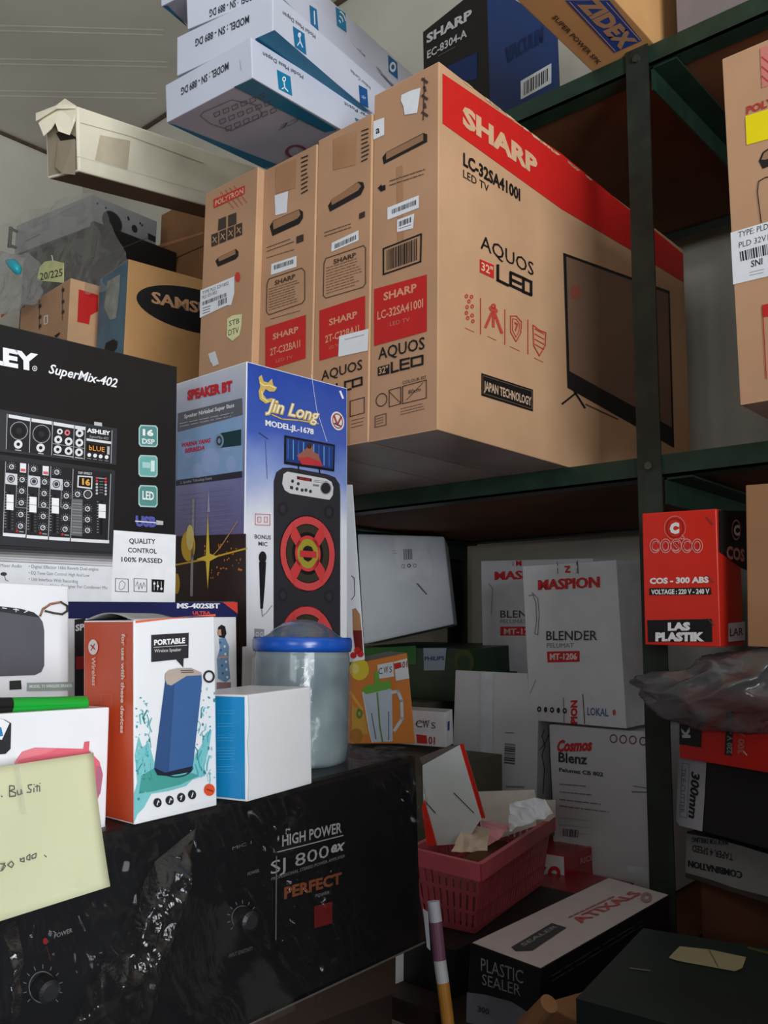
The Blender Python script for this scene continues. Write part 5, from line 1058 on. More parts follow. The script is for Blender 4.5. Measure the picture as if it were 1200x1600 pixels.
# dusty white carton lying tilted, with a crease
hl = [at(568, 1007, 'y', 1.44), at(709.5, 975.5, 'y', 1.62), at(694, 838, 'y', 1.62), at(558, 834, 'y', 1.44)]
WR = mat('white_card_cool_dusty', (200, 207, 214), rough=.5, amt=.12, scale=9)
t = hull('white_carton', 'dusty white carton with a small barcode lying tilted under the middle shelf', 'carton', hl, (-.12, .17, .0), [WR], bev=.005)
t.on('F').bars([(630, 858), (644, 858), (645, 874), (631, 875)], 14, (70, 72, 80), seed=20); t.text('CE', (627, 888), (633, 888), 6, (70, 72, 80), 2); t.disc(639, 884, 3, 3, (70, 72, 80), 2, .5, name='icon'); t.disc(648, 884, 2.5, 3, (70, 72, 80), 2, .7, name='icon')
t.greek([(600, 860), (622, 858), (622, 866), (600, 868)], 2, (150, 156, 164), 2, .9, 4)
t.poly([(598, 840), (672, 838), (676, 908), (600, 912)], mat('clear_tape_dull', (208, 214, 220), .25), 1, 'tape_strip'); t.line([(651, 912), (660, 922), (707, 974)], 1.4, (60, 64, 68), 2); t.line([(653, 912), (682, 946)], 1, (120, 124, 130), 2)
t.text('PANASONIC', (573, 940), (600, 948), 8, (186, 192, 200), 2, .01) if False else None
t.flush()
# green appliance box underneath
p = list(PO['phil']); top = p[2]+p[5]
PH = mat('dark_green_print', (36, 62, 38), rough=.4, amt=.3, scale=12)
t = carton('green_box', 'dark green appliance box with white name label under the tilted white carton', 'box', p, [PH], {})
t.on('F').poly([(569, 1013), (650, 1009), (651, 1038), (569, 1036)], (62, 128, 62), 1, 'green_panel'); t.poly([(662, 1012.5), (698, 1012.5), (695, 1047), (663, 1047.5)], (168, 180, 198), 2, 'white_label'); t.text('PHILIPS', (664, 1032), (695, 1031), 6, (40, 60, 130), 3, .03)
t.poly([(649, 1044), (655, 1042), (660, 1065), (657, 1085), (651, 1070)], (120, 128, 132), 2, 'plastic_highlight_print') if False else None
t.disc(725, 1035, 16, 20, (70, 84, 40), 1, .6, name='fruit_picture'); t.flush()
t = carton('carton', 'dark olive carton supporting the green appliance box', 'carton', (-1.46, 1.46, LZ, .265, .24, p[2]-LZ-.001), [mat('olive_card', (84, 80, 66), .7, amt=.2)], {})
# small white box with letters, orange blender box in front
p = list(PO['cws']); zt = p[2]; p[4] = .035
WB = mat('white_card_plain', (218, 219, 224), rough=.45, amt=.05)
t = carton('white_label_box', 'small white box with large letters and red number block, right of the orange box', 'box', p, [WB, mat('white_card_side', (226, 228, 232), .4)], {'R': 1}, grow=(.06, 0, 0, 0, 0, 0))
t.on('F').text('C', (650, 1136), (660, 1136.5), 11, (60, 60, 66), 3, .0); t.text('W', (661, 1137), (671, 1137.5), 12, (60, 60, 66), 3, .0); t.text('S', (674, 1138), (681, 1138.5), 10, (90, 90, 98), 3, 0)
t.line([(650, 1131), (671, 1126)], 1, (90, 90, 98), 3); t.poly([(651, 1147), (667, 1149), (668, 1162), (652, 1161)], (200, 48, 48), 2, 'red_block'); t.text('01', (670, 1162), (680, 1163), 12, (150, 52, 52), 3, .02)
t.on('R').poly([(699, 1128), (702, 1126), (702, 1140), (699, 1142)], (44, 62, 140), 1, 'blue_mark'); t.flush()
p = list(PO['orange'])
ORF = mat('orange_blender_print', (220, 134, 64), rough=.4, amt=.06, scale=14)
hl = [at(540, 1162, 'y', 1.185), at(649, 1162, 'y', 1.215), at(636, 1020, 'y', 1.225), at(540, 1040, 'y', 1.195)]
t = hull('blender_box', 'orange box with a picture of a white blender jug with green lid', 'box', hl, (-.15, .125, .0), [ORF, mat('grey_top_card', (150, 148, 144), .6)], {'T': 1})
t.on('F')
t.poly([(548, 1100), (556, 1105), (570, 1118), (578, 1160), (548, 1162)], (212, 168, 72), 1, 'fruit_picture'); t.disc(562, 1046, 15, 17, (232, 208, 64), 2, 0, name='lemon_picture'); t.disc(556, 1045, 6, 8, (240, 226, 130), 3, 0, name='lemon_picture'); t.line([(548, 1082), (566, 1108)], 4, (232, 178, 74), 2, 'splash_print'); t.disc(562, 1115, 5, 8, (96, 140, 70), 2, .4, name='kiwi_picture'); t.disc(557, 1150, 10, 12, (184, 128, 58), 2, name='fruit_picture')
t.poly([(567.5, 1079), (570, 1082), (608, 1075), (613, 1078), (614, 1158), (582, 1160), (577, 1140)], (196, 210, 226), 2, 'jug_picture'); t.poly([(566, 1078), (572, 1072), (586, 1068), (586, 1050), (592, 1049), (594, 1066), (608, 1063), (611, 1066), (611, 1076), (572, 1085)], (112, 178, 74), 3, 'jug_lid_picture')
t.line([(613, 1082), (622, 1080), (628, 1095), (629, 1123), (617, 1141)], 5, (214, 220, 228), 3, 'jug_handle_picture'); t.line([(590, 1083), (594, 1135), (598, 1158)], 2.6, (120, 150, 96), 3, 'jug_stick_picture'); t.line([(581, 1115), (588, 1155)], 1.2, (60, 66, 76), 3); t.line([(608, 1112), (608, 1156)], 1.2, (60, 66, 76), 3); t.line([(567, 1082), (577, 1140), (582, 1160)], 1.3, (236, 240, 246), 3)
t.poly([(590, 1039), (614.5, 1034), (616, 1057), (592, 1061)], STICK, 2, 'white_label'); t.text('C', (592, 1054), (598, 1053), 10, BLK, 3); t.text('W', (600, 1053), (607, 1051.5), 11, BLK, 3); t.text('S', (609, 1051), (613, 1050), 9, BLK, 3)
t.poly([(615.5, 1034), (636.5, 1029), (640, 1060), (619, 1064)], STICK, 2, 'white_label'); t.poly([(616, 1037), (627, 1034.5), (628, 1043), (617.5, 1046)], (200, 48, 48), 3, 'red_block'); t.text('01', (629, 1044), (637, 1042), 10, (150, 52, 52), 3, .02); t.flush()
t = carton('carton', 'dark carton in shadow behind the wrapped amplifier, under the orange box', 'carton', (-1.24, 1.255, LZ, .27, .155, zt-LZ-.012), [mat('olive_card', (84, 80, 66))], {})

# blender boxes
RM = (206, 42, 46)
p = set_bottom(PO['mas2'], LZ); p[4] = .22
t = carton('blender_box', 'white blender box in shadow half hidden behind the brighter one', 'box', p, [mat('white_card_shadowed_box', (206, 207, 212), rough=.5, amt=.06)], {}, 'white blender boxes')
t.on('F').text('MASPION', (774, 906), (872, 903), 13, RM, 3, .05); t.text('BLENDER', (782, 965), (862, 965), 11, (70, 72, 78), 3, .01); t.text('PELUMAT', (782, 974), (824, 974), 6, (120, 122, 128), 3)
t.poly([(782, 979), (850, 979), (850, 993), (782, 993)], RM, 2, 'red_plate'); t.text('MT-1206', (788, 991), (842, 991), 9, (226, 196, 196), 3, .02); t.text('M', (807, 884), (815, 884), 8, RM, 3, .05)
t.greek([(770, 1046), (815, 1048), (815, 1056), (770, 1054)], 1, (60, 62, 68), 3, 5, 3); t.line([(764, 912), (770, 920), (768, 960)], 1, (130, 132, 138), 3); t.line([(802, 878), (802, 884)], 1, (60, 62, 68), 3); t.flush()
p = list(PO['mas1']); p[4] = .15
t = carton('blender_box', 'white blender box with red lettering standing on the other white box', 'box', p, [WB, mat('white_card_side', (226, 228, 232))], {'R': 1}, 'white blender boxes')
t.on('F').text('MASPION', (842, 922), (937, 917.5), 16, RM, 3, .06)
t.text('N', (883, 884), (884, 895), (8, 0), RM, 3, .05); t.text('BLENDER', (854, 1000), (934, 1000), 14, (62, 64, 72), 3, .015); t.text('PELUMAT', (855, 1012), (897, 1012), 7, (120, 122, 130), 3)
t.poly([(855, 1018), (906, 1017), (906, 1034), (856, 1035)], RM, 2, 'red_plate'); t.text('MT-1206', (860, 1031), (902, 1030.5), 10, (236, 214, 214), 3, .03)
t.text('PION', (893, 1131), (892, 1094), (10, 0), RM, 3, .05) if False else t.text('PION', (902, 1131), (902, 1094), (-10, 0), RM, 3, .05)
for i, x in enumerate((843, 853, 863, 873, 883)): t.disc(x, 1108+i*.6, 2.6 if i % 2 else 3.4, 4.5, (50, 52, 58), 3, .0 if i % 2 else .4, name='icon', n=10)
t.text('LOKAL', (918, 1117), (951, 1119), 12, (84, 106, 152), 3, .02); t.disc(960, 1113, 2.5, 5, (190, 80, 80), 3, name='icon', n=10)
for x in (882, 912): t.line([(x-11, 878), (x-10, 884)], 1, (60, 62, 68), 3); t.line([(x-10, 888), (x-10, 896)], 1, (60, 62, 68), 3)
t.line([(903, 876), (904, 896)], 1.2, (60, 62, 68), 3); t.line([(881, 1090), (882, 1128)], 1, (60, 62, 68), 3); t.line([(911, 1085), (914, 1130)], 1.2, (50, 52, 58), 3)
t.line([(827, 931), (833, 929), (838, 942), (839, 970), (836, 990), (841, 992), (843, 960), (841, 935), (832, 926)], 1.1, (110, 112, 120), 3); t.line([(829, 1083), (838, 1062)], .8, (90, 92, 98), 3); t.flush()
# box below with barcode
p = set_bottom(PO['kart'], LZ)
t = carton('white_carton', 'plain white carton with a sideways barcode left of the stacked white boxes', 'carton', p, [WHITE2, mat('white_card_side_grey', (190, 192, 198), .5)], {'R': 1})
t.on('F')
for x in (750, 772): t.line([(x, 1050), (x-2, 1330)], 1.2, (196, 196, 206), 1, 'crease')
t.poly([(752, 1050), (771, 1051), (768, 1330), (749, 1330)], mat('clear_tape_dull', (208, 214, 220)), 1, 'tape_strip')
t.bars([(789, 1161), (806, 1163), (805, 1196), (788, 1194)], 16, (72, 72, 84), along=1, seed=22); t.greek([(790, 1140), (806, 1140), (806, 1150), (790, 1150)], 1, (160, 162, 170), 2, 2, 3); t.line([(730, 1178), (735, 1182), (732, 1188)], 2, (60, 62, 70), 2); t.line([(733, 1194), (738, 1199), (733, 1203)], 2, (60, 62, 70), 2); t.greek([(792, 1225), (820, 1226), (820, 1234), (792, 1233)], 1, (150, 140, 148), 2, 3, 6)
t.on('R').line([(850, 1140), (846, 1150), (851, 1165), (846, 1180), (850, 1200), (848, 1240)], 1.4, (50, 62, 60), 2, 'pen_stroke'); t.line([(842, 1172), (852, 1160), (856, 1148)], 1.4, (50, 62, 60), 2, 'pen_stroke'); t.flush()
# mixer-blender box under the blender box
p = set_bottom(PO['blenz'], LZ); p[5] = PO['mas1'][2]-LZ-.004
t = carton('cosmos_box', 'white box with red and black lettering directly under the brighter blender box', 'box', p, [mat('white_card_grey', (204, 205, 210), .5, amt=.08, scale=8)], {})
t.root.name = 'blender_box'; t.root['group'] = 'white blender boxes'
t.on('F').text('Cosmos', (871, 1174), (926, 1172), 18, (200, 50, 56), 3, .05, .25); t.text('Blenz', (873, 1190), (918, 1194), 15, (58, 60, 68), 3, .03); t.text('Pelumat CB 802', (874, 1205), (943, 1213), 6, (58, 60, 68), 3, .03)
for i, y in enumerate((1223, 1235, 1247, 1257)): t.greek([(875, y), (925+i*10, y+4+i*2), (925+i*10, y+8+i*2), (875, y+4)], 1, (112, 112, 124) if i < 3 else (150, 96, 100), 2, 1.5, i+3)
t.greek([(875, 1272), (930, 1278), (930, 1310), (875, 1304)], 3, (168, 170, 178), 2, 1.1, 9)
for x, y in ((959, 1154), (974, 1155), (989, 1156), (1005, 1158)): t.disc(x, y, 6, 7, (120, 62, 84), 2, .72, name='round_icon')
t.greek([(990, 1226), (1015, 1230), (1015, 1234), (990, 1230)], 1, (110, 100, 104), 2, 1.4, 3); t.line([(988, 1237), (1018, 1238)], 1.6, (110, 100, 104), 2); t.bars([(880, 1294), (906, 1297), (905, 1309), (880, 1306)], 16, (64, 64, 74), seed=23)
t.line([(857, 1133), (866, 1305)], 1.4, (30, 56, 44), 1); t.flush()
# red box with the round letters
p = set_bottom(PO['redko'], LZ)
RDM = mat('glossy_red_print', (186, 22, 26), rough=.3, spec=.5, amt=.1); 
t = carton('red_box', 'red and white box with a big red letter O under the other boxes', 'box', p, [RDM, mat('white_card_grey', (204, 205, 210)), mat('dark_red_print', (140, 20, 26), .35)], {'F': 1, 'T': 2}, grow=(.05, 0, 0, 0, 0, 0))
t.on('F').disc(866, 1364, 10, 11, (190, 30, 40), 2, .45, name='red_letter_o'); t.text('K', (843, 1376), (856, 1374), 20, (160, 30, 40), 2, .04); t.on('R').text('RICE 1.8', (906, 1350), (940, 1338), 9, (226, 180, 180), 2, .03)
t.on('T').text('SERVICE', (870, 1320), (926, 1326), 5, (190, 110, 110), 2, .02); t.flush()
t = carton('red_white_box', 'flat white and dark red box at the foot of the white box by the post', 'box', (-.83, 1.262, LZ, .13, .12, .045), [mat('dark_red_print', (140, 20, 26))], {})
t.on('F').poly([(980, 1352), (1024, 1358), (1024, 1370), (980, 1362)], (190, 192, 200), 1, 'white_strip'); t.flush()

# ---------------------------------------------------------------- low table in front of the rack
M_TAB = mat('dark_table_wood', (40, 27, 22), rough=.6, scale=5, amt=.3)
t = Thing('low_table', 'low dark wooden table in front of the shelf rack holding the basket', 'table', Matrix.Translation((-.62, 1.0, -1.45)))
def tb(name, x0, x1, y0, y1, z0, z1): t.lpart(name, [(x, y, z) for z in (z0, z1) for y in (y0, y1) for x in (x0, x1)], [(0, 2, 3, 1), (4, 5, 7, 6), (0, 1, 5, 4), (1, 3, 7, 5), (3, 2, 6, 7), (2, 0, 4, 6)], M_TAB)
TZ = -.4205
tb('tabletop', -1.15, .1, .85, 1.218, TZ-.025, TZ)
for x in (-1.12, .04):
    for y in (.87, 1.17): tb('leg', x, x+.03, y, y+.03, -1.45, TZ-.025)
t = carton('black_box', 'black carton under the pink basket', 'box', (-.90, .895, TZ, .215, .31, .055), [mat('black_card_matte', (20, 19, 21), .6, amt=.2)], {}, bev=.002)
t = carton('black_box', 'flat black carton in the dark behind the long sealer box', 'box', (-.99, 1.05, TZ, .08, .15, .03), [mat('black_card_matte', (20, 19, 21))], {}, bev=.002)
# plastic sealer box
p = [v*.862 for v in PO['sealer'][:6]]+list(PO['sealer'][6:]); 
t = carton('sealer_box', 'long flat white-topped black plastic sealer box lying beside the basket', 'box', p, [BLACKC, mat('white_card_top', (196, 186, 188), .5, amt=.06), BLACKC], {'T': 1})
t.on('T').poly([(798.7, 1480.6), (806, 1487), (832, 1486), (885, 1450), (862, 1443)], (56, 60, 62), 1, 'dark_tag'); t.text('SEALER', (818, 1480), (872, 1449), (-6, -3), (140, 146, 148), 2, .02)
t.text('ATIXALS', (908, 1443), (1003, 1397), (-16, -6), (186, 84, 84), 2, .02, -.2); t.greek([(886, 1432), (972, 1392), (978, 1396), (892, 1436)], 1, (170, 110, 108), 2, 2, 4); t.disc(1010, 1403, 9, 8, (160, 130, 132), 2, .4, name='round_seal')
t.on('F').text('PLASTIC', (752, 1516), (818, 1537), 20, (130, 132, 138), 2, .0); t.text('SEALER', (754, 1538), (814, 1556), 17, (130, 132, 138), 2, .0); t.poly([(730, 1550), (760, 1554), (800, 1565), (842, 1592), (850, 1640), (728, 1640)], (104, 106, 116), 1, 'grey_print')
t.text('300', (747, 1580), (765, 1585), 9, (40, 40, 46), 2, .03)
t.on('R').greek([(862, 1520), (1030, 1418), (1030, 1432), (862, 1536)], 2, (70, 70, 78), 2, 2.4, 9); t.flush()

# ---------------------------------------------------------------- pink basket with papers and an opened box
PK = mat('pink_basket_plastic', (204, 92, 104), rough=.4, spec=.45, amt=.08)
A0 = Vector((-.776, .925, -.268)); B0 = Vector((-.672, .926, -.27)); C0 = Vector((-.76, 1.232, -.27)); D0 = A0+(C0-B0)
zb = TZ+.056; ctr = (A0+C0)/2
def low(v, s_=.80): return Vector((ctr.x+(v.x-ctr.x)*s_, ctr.y+(v.y-ctr.y)*(s_+.06), zb))
rim = [A0, B0, C0, D0]; bot = [low(v) for v in rim]; bot[1] = Vector((-.700, .955, zb))
t = Thing('pink_basket', 'pink slatted plastic basket full of crumpled paper beside the wrapped amplifier', 'basket', Matrix.Translation(Vector((ctr.x, ctr.y, zb))))
cen = Vector((ctr.x, ctr.y, -.3))
for i in range(4):
    a_, b_ = rim[i], rim[(i+1) % 4]; c_, d_ = bot[i], bot[(i+1) % 4]
    e = (b_-a_).normalized(); nn = e.cross(Vector((0, 0, 1))).normalized()
    if nn.dot(a_-cen) < 0: nn = -nn
    # rim band
    o_ = nn*.006; dz = Vector((0, 0, -.020))
    vs = [a_+o_-e*.006, b_+o_+e*.006, b_+o_+e*.006+dz, a_+o_-e*.006+dz, a_-o_*.2, b_-o_*.2, b_-o_*.2+dz, a_-o_*.2+dz]
    t.lpart('rim', vs, [(0, 1, 2, 3), (4, 7, 6, 5), (0, 4, 5, 1), (3, 2, 6, 7), (0, 3, 7, 4), (1, 5, 6, 2)], PK)
    n_s = 26 if i % 2 else 9; V = []; Fc = []
    def quad(p0, p1, p2, p3, th=.0016):
        k = len(V); P = [p0, p1, p2, p3]; V.extend(P+[q-nn*th for q in P]); Fc.extend([tuple(k+j for j in f) for f in ((0, 1, 2, 3), (7, 6, 5, 4), (0, 4, 5, 1), (1, 5, 6, 2), (2, 6, 7, 3), (3, 7, 4, 0))])
    a2, b2 = a_+dz*.8, b_+dz*.8
    for k in range(n_s+1):
        u = k/n_s; w_ = .30/n_s
        u0, u1 = max(0, u-w_), min(1, u+w_); quad(a2.lerp(b2, u0), a2.lerp(b2, u1), c_.lerp(d_, u1), c_.lerp(d_, u0))
    for h0, h1 in ((.30, .36), (.62, .68), (.90, 1.0)): quad(a2.lerp(c_, h0), b2.lerp(d_, h0), b2.lerp(d_, h1), a2.lerp(c_, h1), .002)
    o = t.lpart('slatted_wall', V, Fc, PK); o['kind'] = 'stuff'
t.lpart('bottom', bot+[v+Vector((0, 0, .002)) for v in bot], [(0, 3, 2, 1), (4, 5, 6, 7), (0, 1, 5, 4), (1, 2, 6, 5), (2, 3, 7, 6), (3, 0, 4, 7)], PK)
# dark contents low in the basket
inn = [v.lerp(Vector((ctr.x, ctr.y, zb)), .12)+Vector((0, 0, .006)) for v in bot]; up_ = [v+Vector((0, 0, .05)) for v in inn]
o = mesh_obj('folded_carton', inn+up_, [(0, 3, 2, 1), (4, 5, 6, 7), (0, 1, 5, 4), (1, 2, 6, 5), (2, 3, 7, 6), (3, 0, 4, 7)], K_DARK); tag(o, 'dark folded brown carton seen through the slats of the pink basket', 'carton')

def sheet(name, label, cat, pts, m, th=.001, group=None, seed=1, amp=.0, sub=0):
    """piece of bent paper or card: px, py, y-distance points"""
    P = [at(x, y, 'y', d) for x, y, d in pts]; n0 = (P[1]-P[0]).cross(P[2]-P[0]).normalized()*th; k = len(P)
    cc = sum(P, Vector())/k + n0*amp*1000
    vs = P+[cc]+[q+n0 for q in P]+[cc+n0]; fs = [(i, (i+1) % k, k) for i in range(k)]+[(k+1+(i+1) % k, k+1+i, 2*k+1) for i in range(k)]+[(i, k+1+i, k+1+(i+1) % k, (i+1) % k) for i in range(k)]
    o = mesh_obj(name, vs, fs, m); tag(o, label, cat, group); return o
def crumple(name, label, cat, c, r3, m, seed, group=None):
    bm = bmesh.new(); bmesh.ops.create_icosphere(bm, subdivisions=4, radius=1.0)
    for v in bm.verts:
        q = v.co.normalized(); d = 1+.35*noise.noise(q*2.2+Vector((seed, 0, 0)))+.22*abs(noise.noise(q*5+Vector((0, seed, 0))))+.08*noise.noise(q*13)
        v.co = Vector((q.x*r3[0], q.y*r3[1], q.z*r3[2]))*d+EYE+c
    me = bpy.data.meshes.new(name); bm.to_mesh(me); bm.free(); me.materials.append(m); o = bpy.data.objects.new(name, me); C.objects.link(o); tag(o, label, cat, group); return o
PAPW = mat('white_tissue_paper', (226, 230, 240), .7, amt=.04); PAPP = mat('pink_tissue_paper', (216, 150, 160), .7, amt=.06); PAPB = mat('cream_wrapping_paper', (206, 186, 166), .7, amt=.1)
OW = mat('white_inner_card', (218, 226, 226), rough=.55, amt=.06, scale=6); OR2 = mat('red_outer_card', (214, 42, 26), rough=.35, amt=.08)
# opened box: inner back panel, thin red outside, side panel in red, loose bottom flap
P = [at(x, y, 'y', .972) for x, y in ((660, 1196), (718, 1164), (752, 1279), (727, 1318), (683, 1321), (662, 1262))]
t = Thing('opened_box', 'opened white box with red outside leaning in the pink basket', 'box', Matrix.Translation(sum(P, Vector())/6-Vector((0, 0, .06))))
bk = Vector((-.004, .006, 0)); k = 6
t.lpart('inner_panel', P+[v+bk*.2 for v in P], [tuple(range(k)), tuple(range(2*k-1, k-1, -1))]+[(i, k+i, k+(i+1) % k, (i+1) % k) for i in range(k)], OW)
e1 = [P[1], P[2]]; ow = Vector((.0052, .001, .001))
t.lpart('red_edge', [P[1]+bk*.2, P[2]+bk*.2, P[2]+ow, P[1]+ow, P[1]+bk*2, P[2]+bk*2, P[2]+bk*2+ow, P[1]+bk*2+ow], [(0, 1, 2, 3), (7, 6, 5, 4), (0, 4, 5, 1), (1, 5, 6, 2), (2, 6, 7, 3), (3, 7, 4, 0)], OR2)
Q = [at(663, 1250, 'y', .945), at(682, 1320, 'y', .93), at(667, 1322, 'y', .93), at(659, 1262, 'y', .942)]
t.lpart('red_side', Q+[v+bk for v in Q], [(0, 1, 2, 3), (7, 6, 5, 4), (0, 4, 5, 1), (1, 5, 6, 2), (2, 6, 7, 3), (3, 7, 4, 0)], OR2)
Q = [at(660, 1194, 'y', .985), at(718, 1163, 'y', .985), at(700, 1166, 'y', 1.03), at(655, 1184, 'y', 1.03)]
t.lpart('top_edge_flap', Q+[v+Vector((0, 0, -.001)) for v in Q], [(0, 1, 2, 3), (7, 6, 5, 4), (0, 4, 5, 1), (1, 5, 6, 2), (2, 6, 7, 3), (3, 7, 4, 0)], mat('grey_card', (118, 110, 112)))
t.plane('F', P[0]+Vector((.0006, -.0012, 0)), (P[2]-P[0]).cross(P[1]-P[0])*(-1 if (P[2]-P[0]).cross(P[1]-P[0]).dot(P[0]) > 0 else 1))
t.on('F').line([(665, 1252), (681, 1270)], 1.4, (60, 60, 62), 2, 'slit'); t.line([(710, 1239), (741, 1270)], 1.4, (60, 60, 62), 2, 'slit'); t.flush()
sheet('card_tray', 'open grey-white card tray standing behind the basket papers', 'tray', [(744, 1237, 1.17), (835, 1234, 1.19), (838, 1252, 1.19), (838, 1290, 1.17), (780, 1310, 1.10), (752, 1300, 1.10)], mat('grey_white_card', (198, 194, 186), .6, amt=.06), .002)
sheet('card_flap', 'small pale card flap sticking up right of the white tissue', 'card', [(830, 1250, 1.2), (868, 1250, 1.21), (868, 1275, 1.21), (850, 1290, 1.2), (828, 1285, 1.2)], mat('grey_white_card', (198, 194, 186)), .002)
def foldpaper(name, label, quad, m, seed, amp=.008):
    P4 = [at(*q) for q in quad]
    def Pf(u, v):
        p_ = (P4[0]*(1-u)+P4[1]*u)*(1-v)+(P4[3]*(1-u)+P4[2]*u)*v; q = p_*38+Vector((seed, 0, 0)); return p_+Vector((.3, -1, .6))*(abs(noise.noise(q))*amp*1.6+noise.noise(q*2.3)*amp*.5)
    vs, fs = grid_sheet(Pf, 22, 18); o = mesh_obj(name, vs, fs, m); tag(o, label, 'paper'); return o
foldpaper('tissue_paper', 'crumpled white tissue paper on top of the basket rim', [(798, 1256, 'y', 1.10), (852, 1250, 'y', 1.12), (866, 1274, 'y', 1.11), (796, 1300, 'y', 1.05)], PAPW, 1.2)
foldpaper('tissue_paper', 'crumpled pink tissue paper inside the basket left of the white one', [(752, 1283, 'y', 1.02), (796, 1290, 'y', 1.05), (795, 1302, 'y', 1.03), (762, 1322, 'y', .97)], PAPP, 3.3)
foldpaper('wrapping_paper', 'beige wrapping paper low in the basket by the opened box', [(725, 1288, 'y', .98), (765, 1295, 'y', 1.0), (762, 1330, 'y', .96), (706, 1332, 'y', .95)], PAPB, 5.1, .005)
# pale box left of the basket, striped stick, paper strip
t = carton('white_carton', 'pale carton squeezed between the wrapped amplifier and the basket', 'carton', (-.86, .86, TZ, .095, .05, .098), [WHITE2], {})
t = Thing('striped_stick', 'upright striped stick banded white, mauve and orange beside the amplifier', 'stick', Matrix.Translation(at(696, 1640, 'y', .84)))
pts = [at(677, 1408, 'y', .842), at(681, 1440, 'y', .842), at(687, 1500, 'y', .842), at(692, 1535, 'y', .842), at(700, 1600, 'y', .842), at(704, 1650, 'y', .842)]
for i, (c_, nm) in enumerate((((206, 208, 224), 'white_band'), ((128, 84, 108), 'mauve_band'), ((206, 210, 216), 'white_band'), ((196, 136, 50), 'orange_band'), ((196, 166, 130), 'beige_band'))):
    vs, fs = tube([pts[i], pts[i+1]], .0072, 16); t.lpart(nm, vs, fs, mat('stick_'+nm+str(i), c_, .5), smooth=False)
sheet('paper_strip', 'thin white paper strip hanging left of the striped stick', 'paper', [(661, 1420, .835), (668, 1425, .835), (672, 1485, .835), (667, 1480, .835)], PAPW, .0006)
sheet('paper_scrap', 'small beige crumpled paper scrap at the bottom edge left of the sealer box', 'paper', [(684, 1584, .86), (700, 1578, .86), (716, 1600, .86), (716, 1640, .86), (690, 1640, .86)], PAPB, .002, amp=.004)
vs, fs = tube([at(822, 1610, 'y', .80), at(858, 1568, 'y', .79)], [.011, .009], 14); o = mesh_obj('cardboard_tube', vs, fs, K_DARK, None, smooth=False); tag(o, 'short brown cardboard roll in front of the sealer box', 'roll')
# dark green case at the lower right
GC = mat('dark_green_case', (26, 42, 38), rough=.45, amt=.3, scale=8)
lidz = -.333
q0, q1, q2, q3 = at(1005, 1450, 'z', lidz), at(900, 1560, 'z', lidz), at(1230, 1600+52, 'z', lidz), at(1230, 1487, 'z', lidz)
cc = (q0+q1+q2+q3)/4
t = Thing('green_case', 'dark green lidded case with a cream label at the lower right corner', 'case', Matrix.Translation(Vector((cc.x, cc.y, TZ))))
lo = [Vector((v.x, v.y, TZ+.001)) for v in (q0, q1, q2, q3)]; mid = [Vector((v.x, v.y, lidz-.022)) for v in (q0, q1, q2, q3)]
BOXQ = [(0, 1, 2, 3), (7, 6, 5, 4), (0, 4, 5, 1), (1, 5, 6, 2), (2, 6, 7, 3), (3, 7, 4, 0)]
sh = lambda v, s_: Vector((cc.x+(v.x-cc.x)*s_, cc.y+(v.y-cc.y)*s_, v.z))
t.lpart('lid', [q0, q1, q2, q3]+mid, BOXQ, GC); t.lpart('body', [sh(v, .96) for v in mid]+[sh(v, .94) for v in lo], BOXQ, mat('cream_dull_plastic', (150, 146, 122), .6, amt=.15))
t.plane('T', q0, (0, 0, 1)); t.on('T').poly([(1050, 1492), (1062, 1480), (1110, 1485), (1166, 1497), (1160, 1514), (1148, 1519), (1060, 1503), (1045, 1498)], (164, 158, 126), 2, 'cream_label'); t.line([(1108, 1486), (1122, 1512)], 2, (110, 104, 80), 3); t.line([(985, 1514), (1015, 1518)], 2, (110, 112, 92), 2)
t.line([(1170, 1482), (1230, 1498)], 4, (80, 84, 40), 1); t.flush()
e_ = (q2-q1).normalized(); nf = Vector((e_.y, -e_.x, 0)); nf = nf if nf.dot(-cc) > 0 else -nf
for a_, b_ in ((.03, .17), (.24, .95)):
    v0 = sh(mid[1], .97).lerp(sh(mid[2], .97), a_); v1 = sh(mid[1], .97).lerp(sh(mid[2], .97), b_); dz = Vector((0, 0, -.045))
    vs = [v0+nf*.006, v1+nf*.006, v1+nf*.006+dz, v0+nf*.006+dz]; t.lpart('side_panel', vs+[v-nf*.006 for v in vs], BOXQ, mat('cream_panel', (176, 170, 142), .5, amt=.1))
t = carton('carton', 'flat brown carton lying between the sealer box and the green case', 'carton', (-.525, .83, TZ, .05, .22, .055, -.25, 0, 0), [K_DARK], {})

# ---------------------------------------------------------------- pile right of the post
p = PO['cosco']; CR = mat('glossy_orange_red_print', (214, 44, 28), rough=.28, spec=.5, amt=.04)
t = carton('plastic_welder_box', 'upright orange-red box with white lettering standing on the grey plastic bag', 'box', p, [CR], {}, 'red tool boxes')
CP = (226, 150, 144); CWH = (236, 232, 232)
t.on('F').disc(1055, 825, 17, 19, (228, 120, 108), 2, .93, name='logo_ring'); t.disc(1055, 825, 13.5, 15.5, (150, 30, 26), 2, .9, name='logo_ring'); t.line([(1066, 836), (1071, 842), (1064, 842)], 1.4, CP, 3, 'pen_stroke'); t.text('C', (1047, 833), (1062, 832), 16, CWH, 4, .09)
for k, ch in enumerate('COSCO'):
    x = 1024+k*16.5; t.disc(x, 853, 8.6, 11.5, CP, 2, .86, name='logo_ring'); t.text(ch, (x-5.5, 861), (x+5.5, 860.8), 16, CP, 3, .03); t.text(ch, (x-4.2, 859), (x+4.2, 858.8), 12.5, (196, 44, 36), 4, .0)
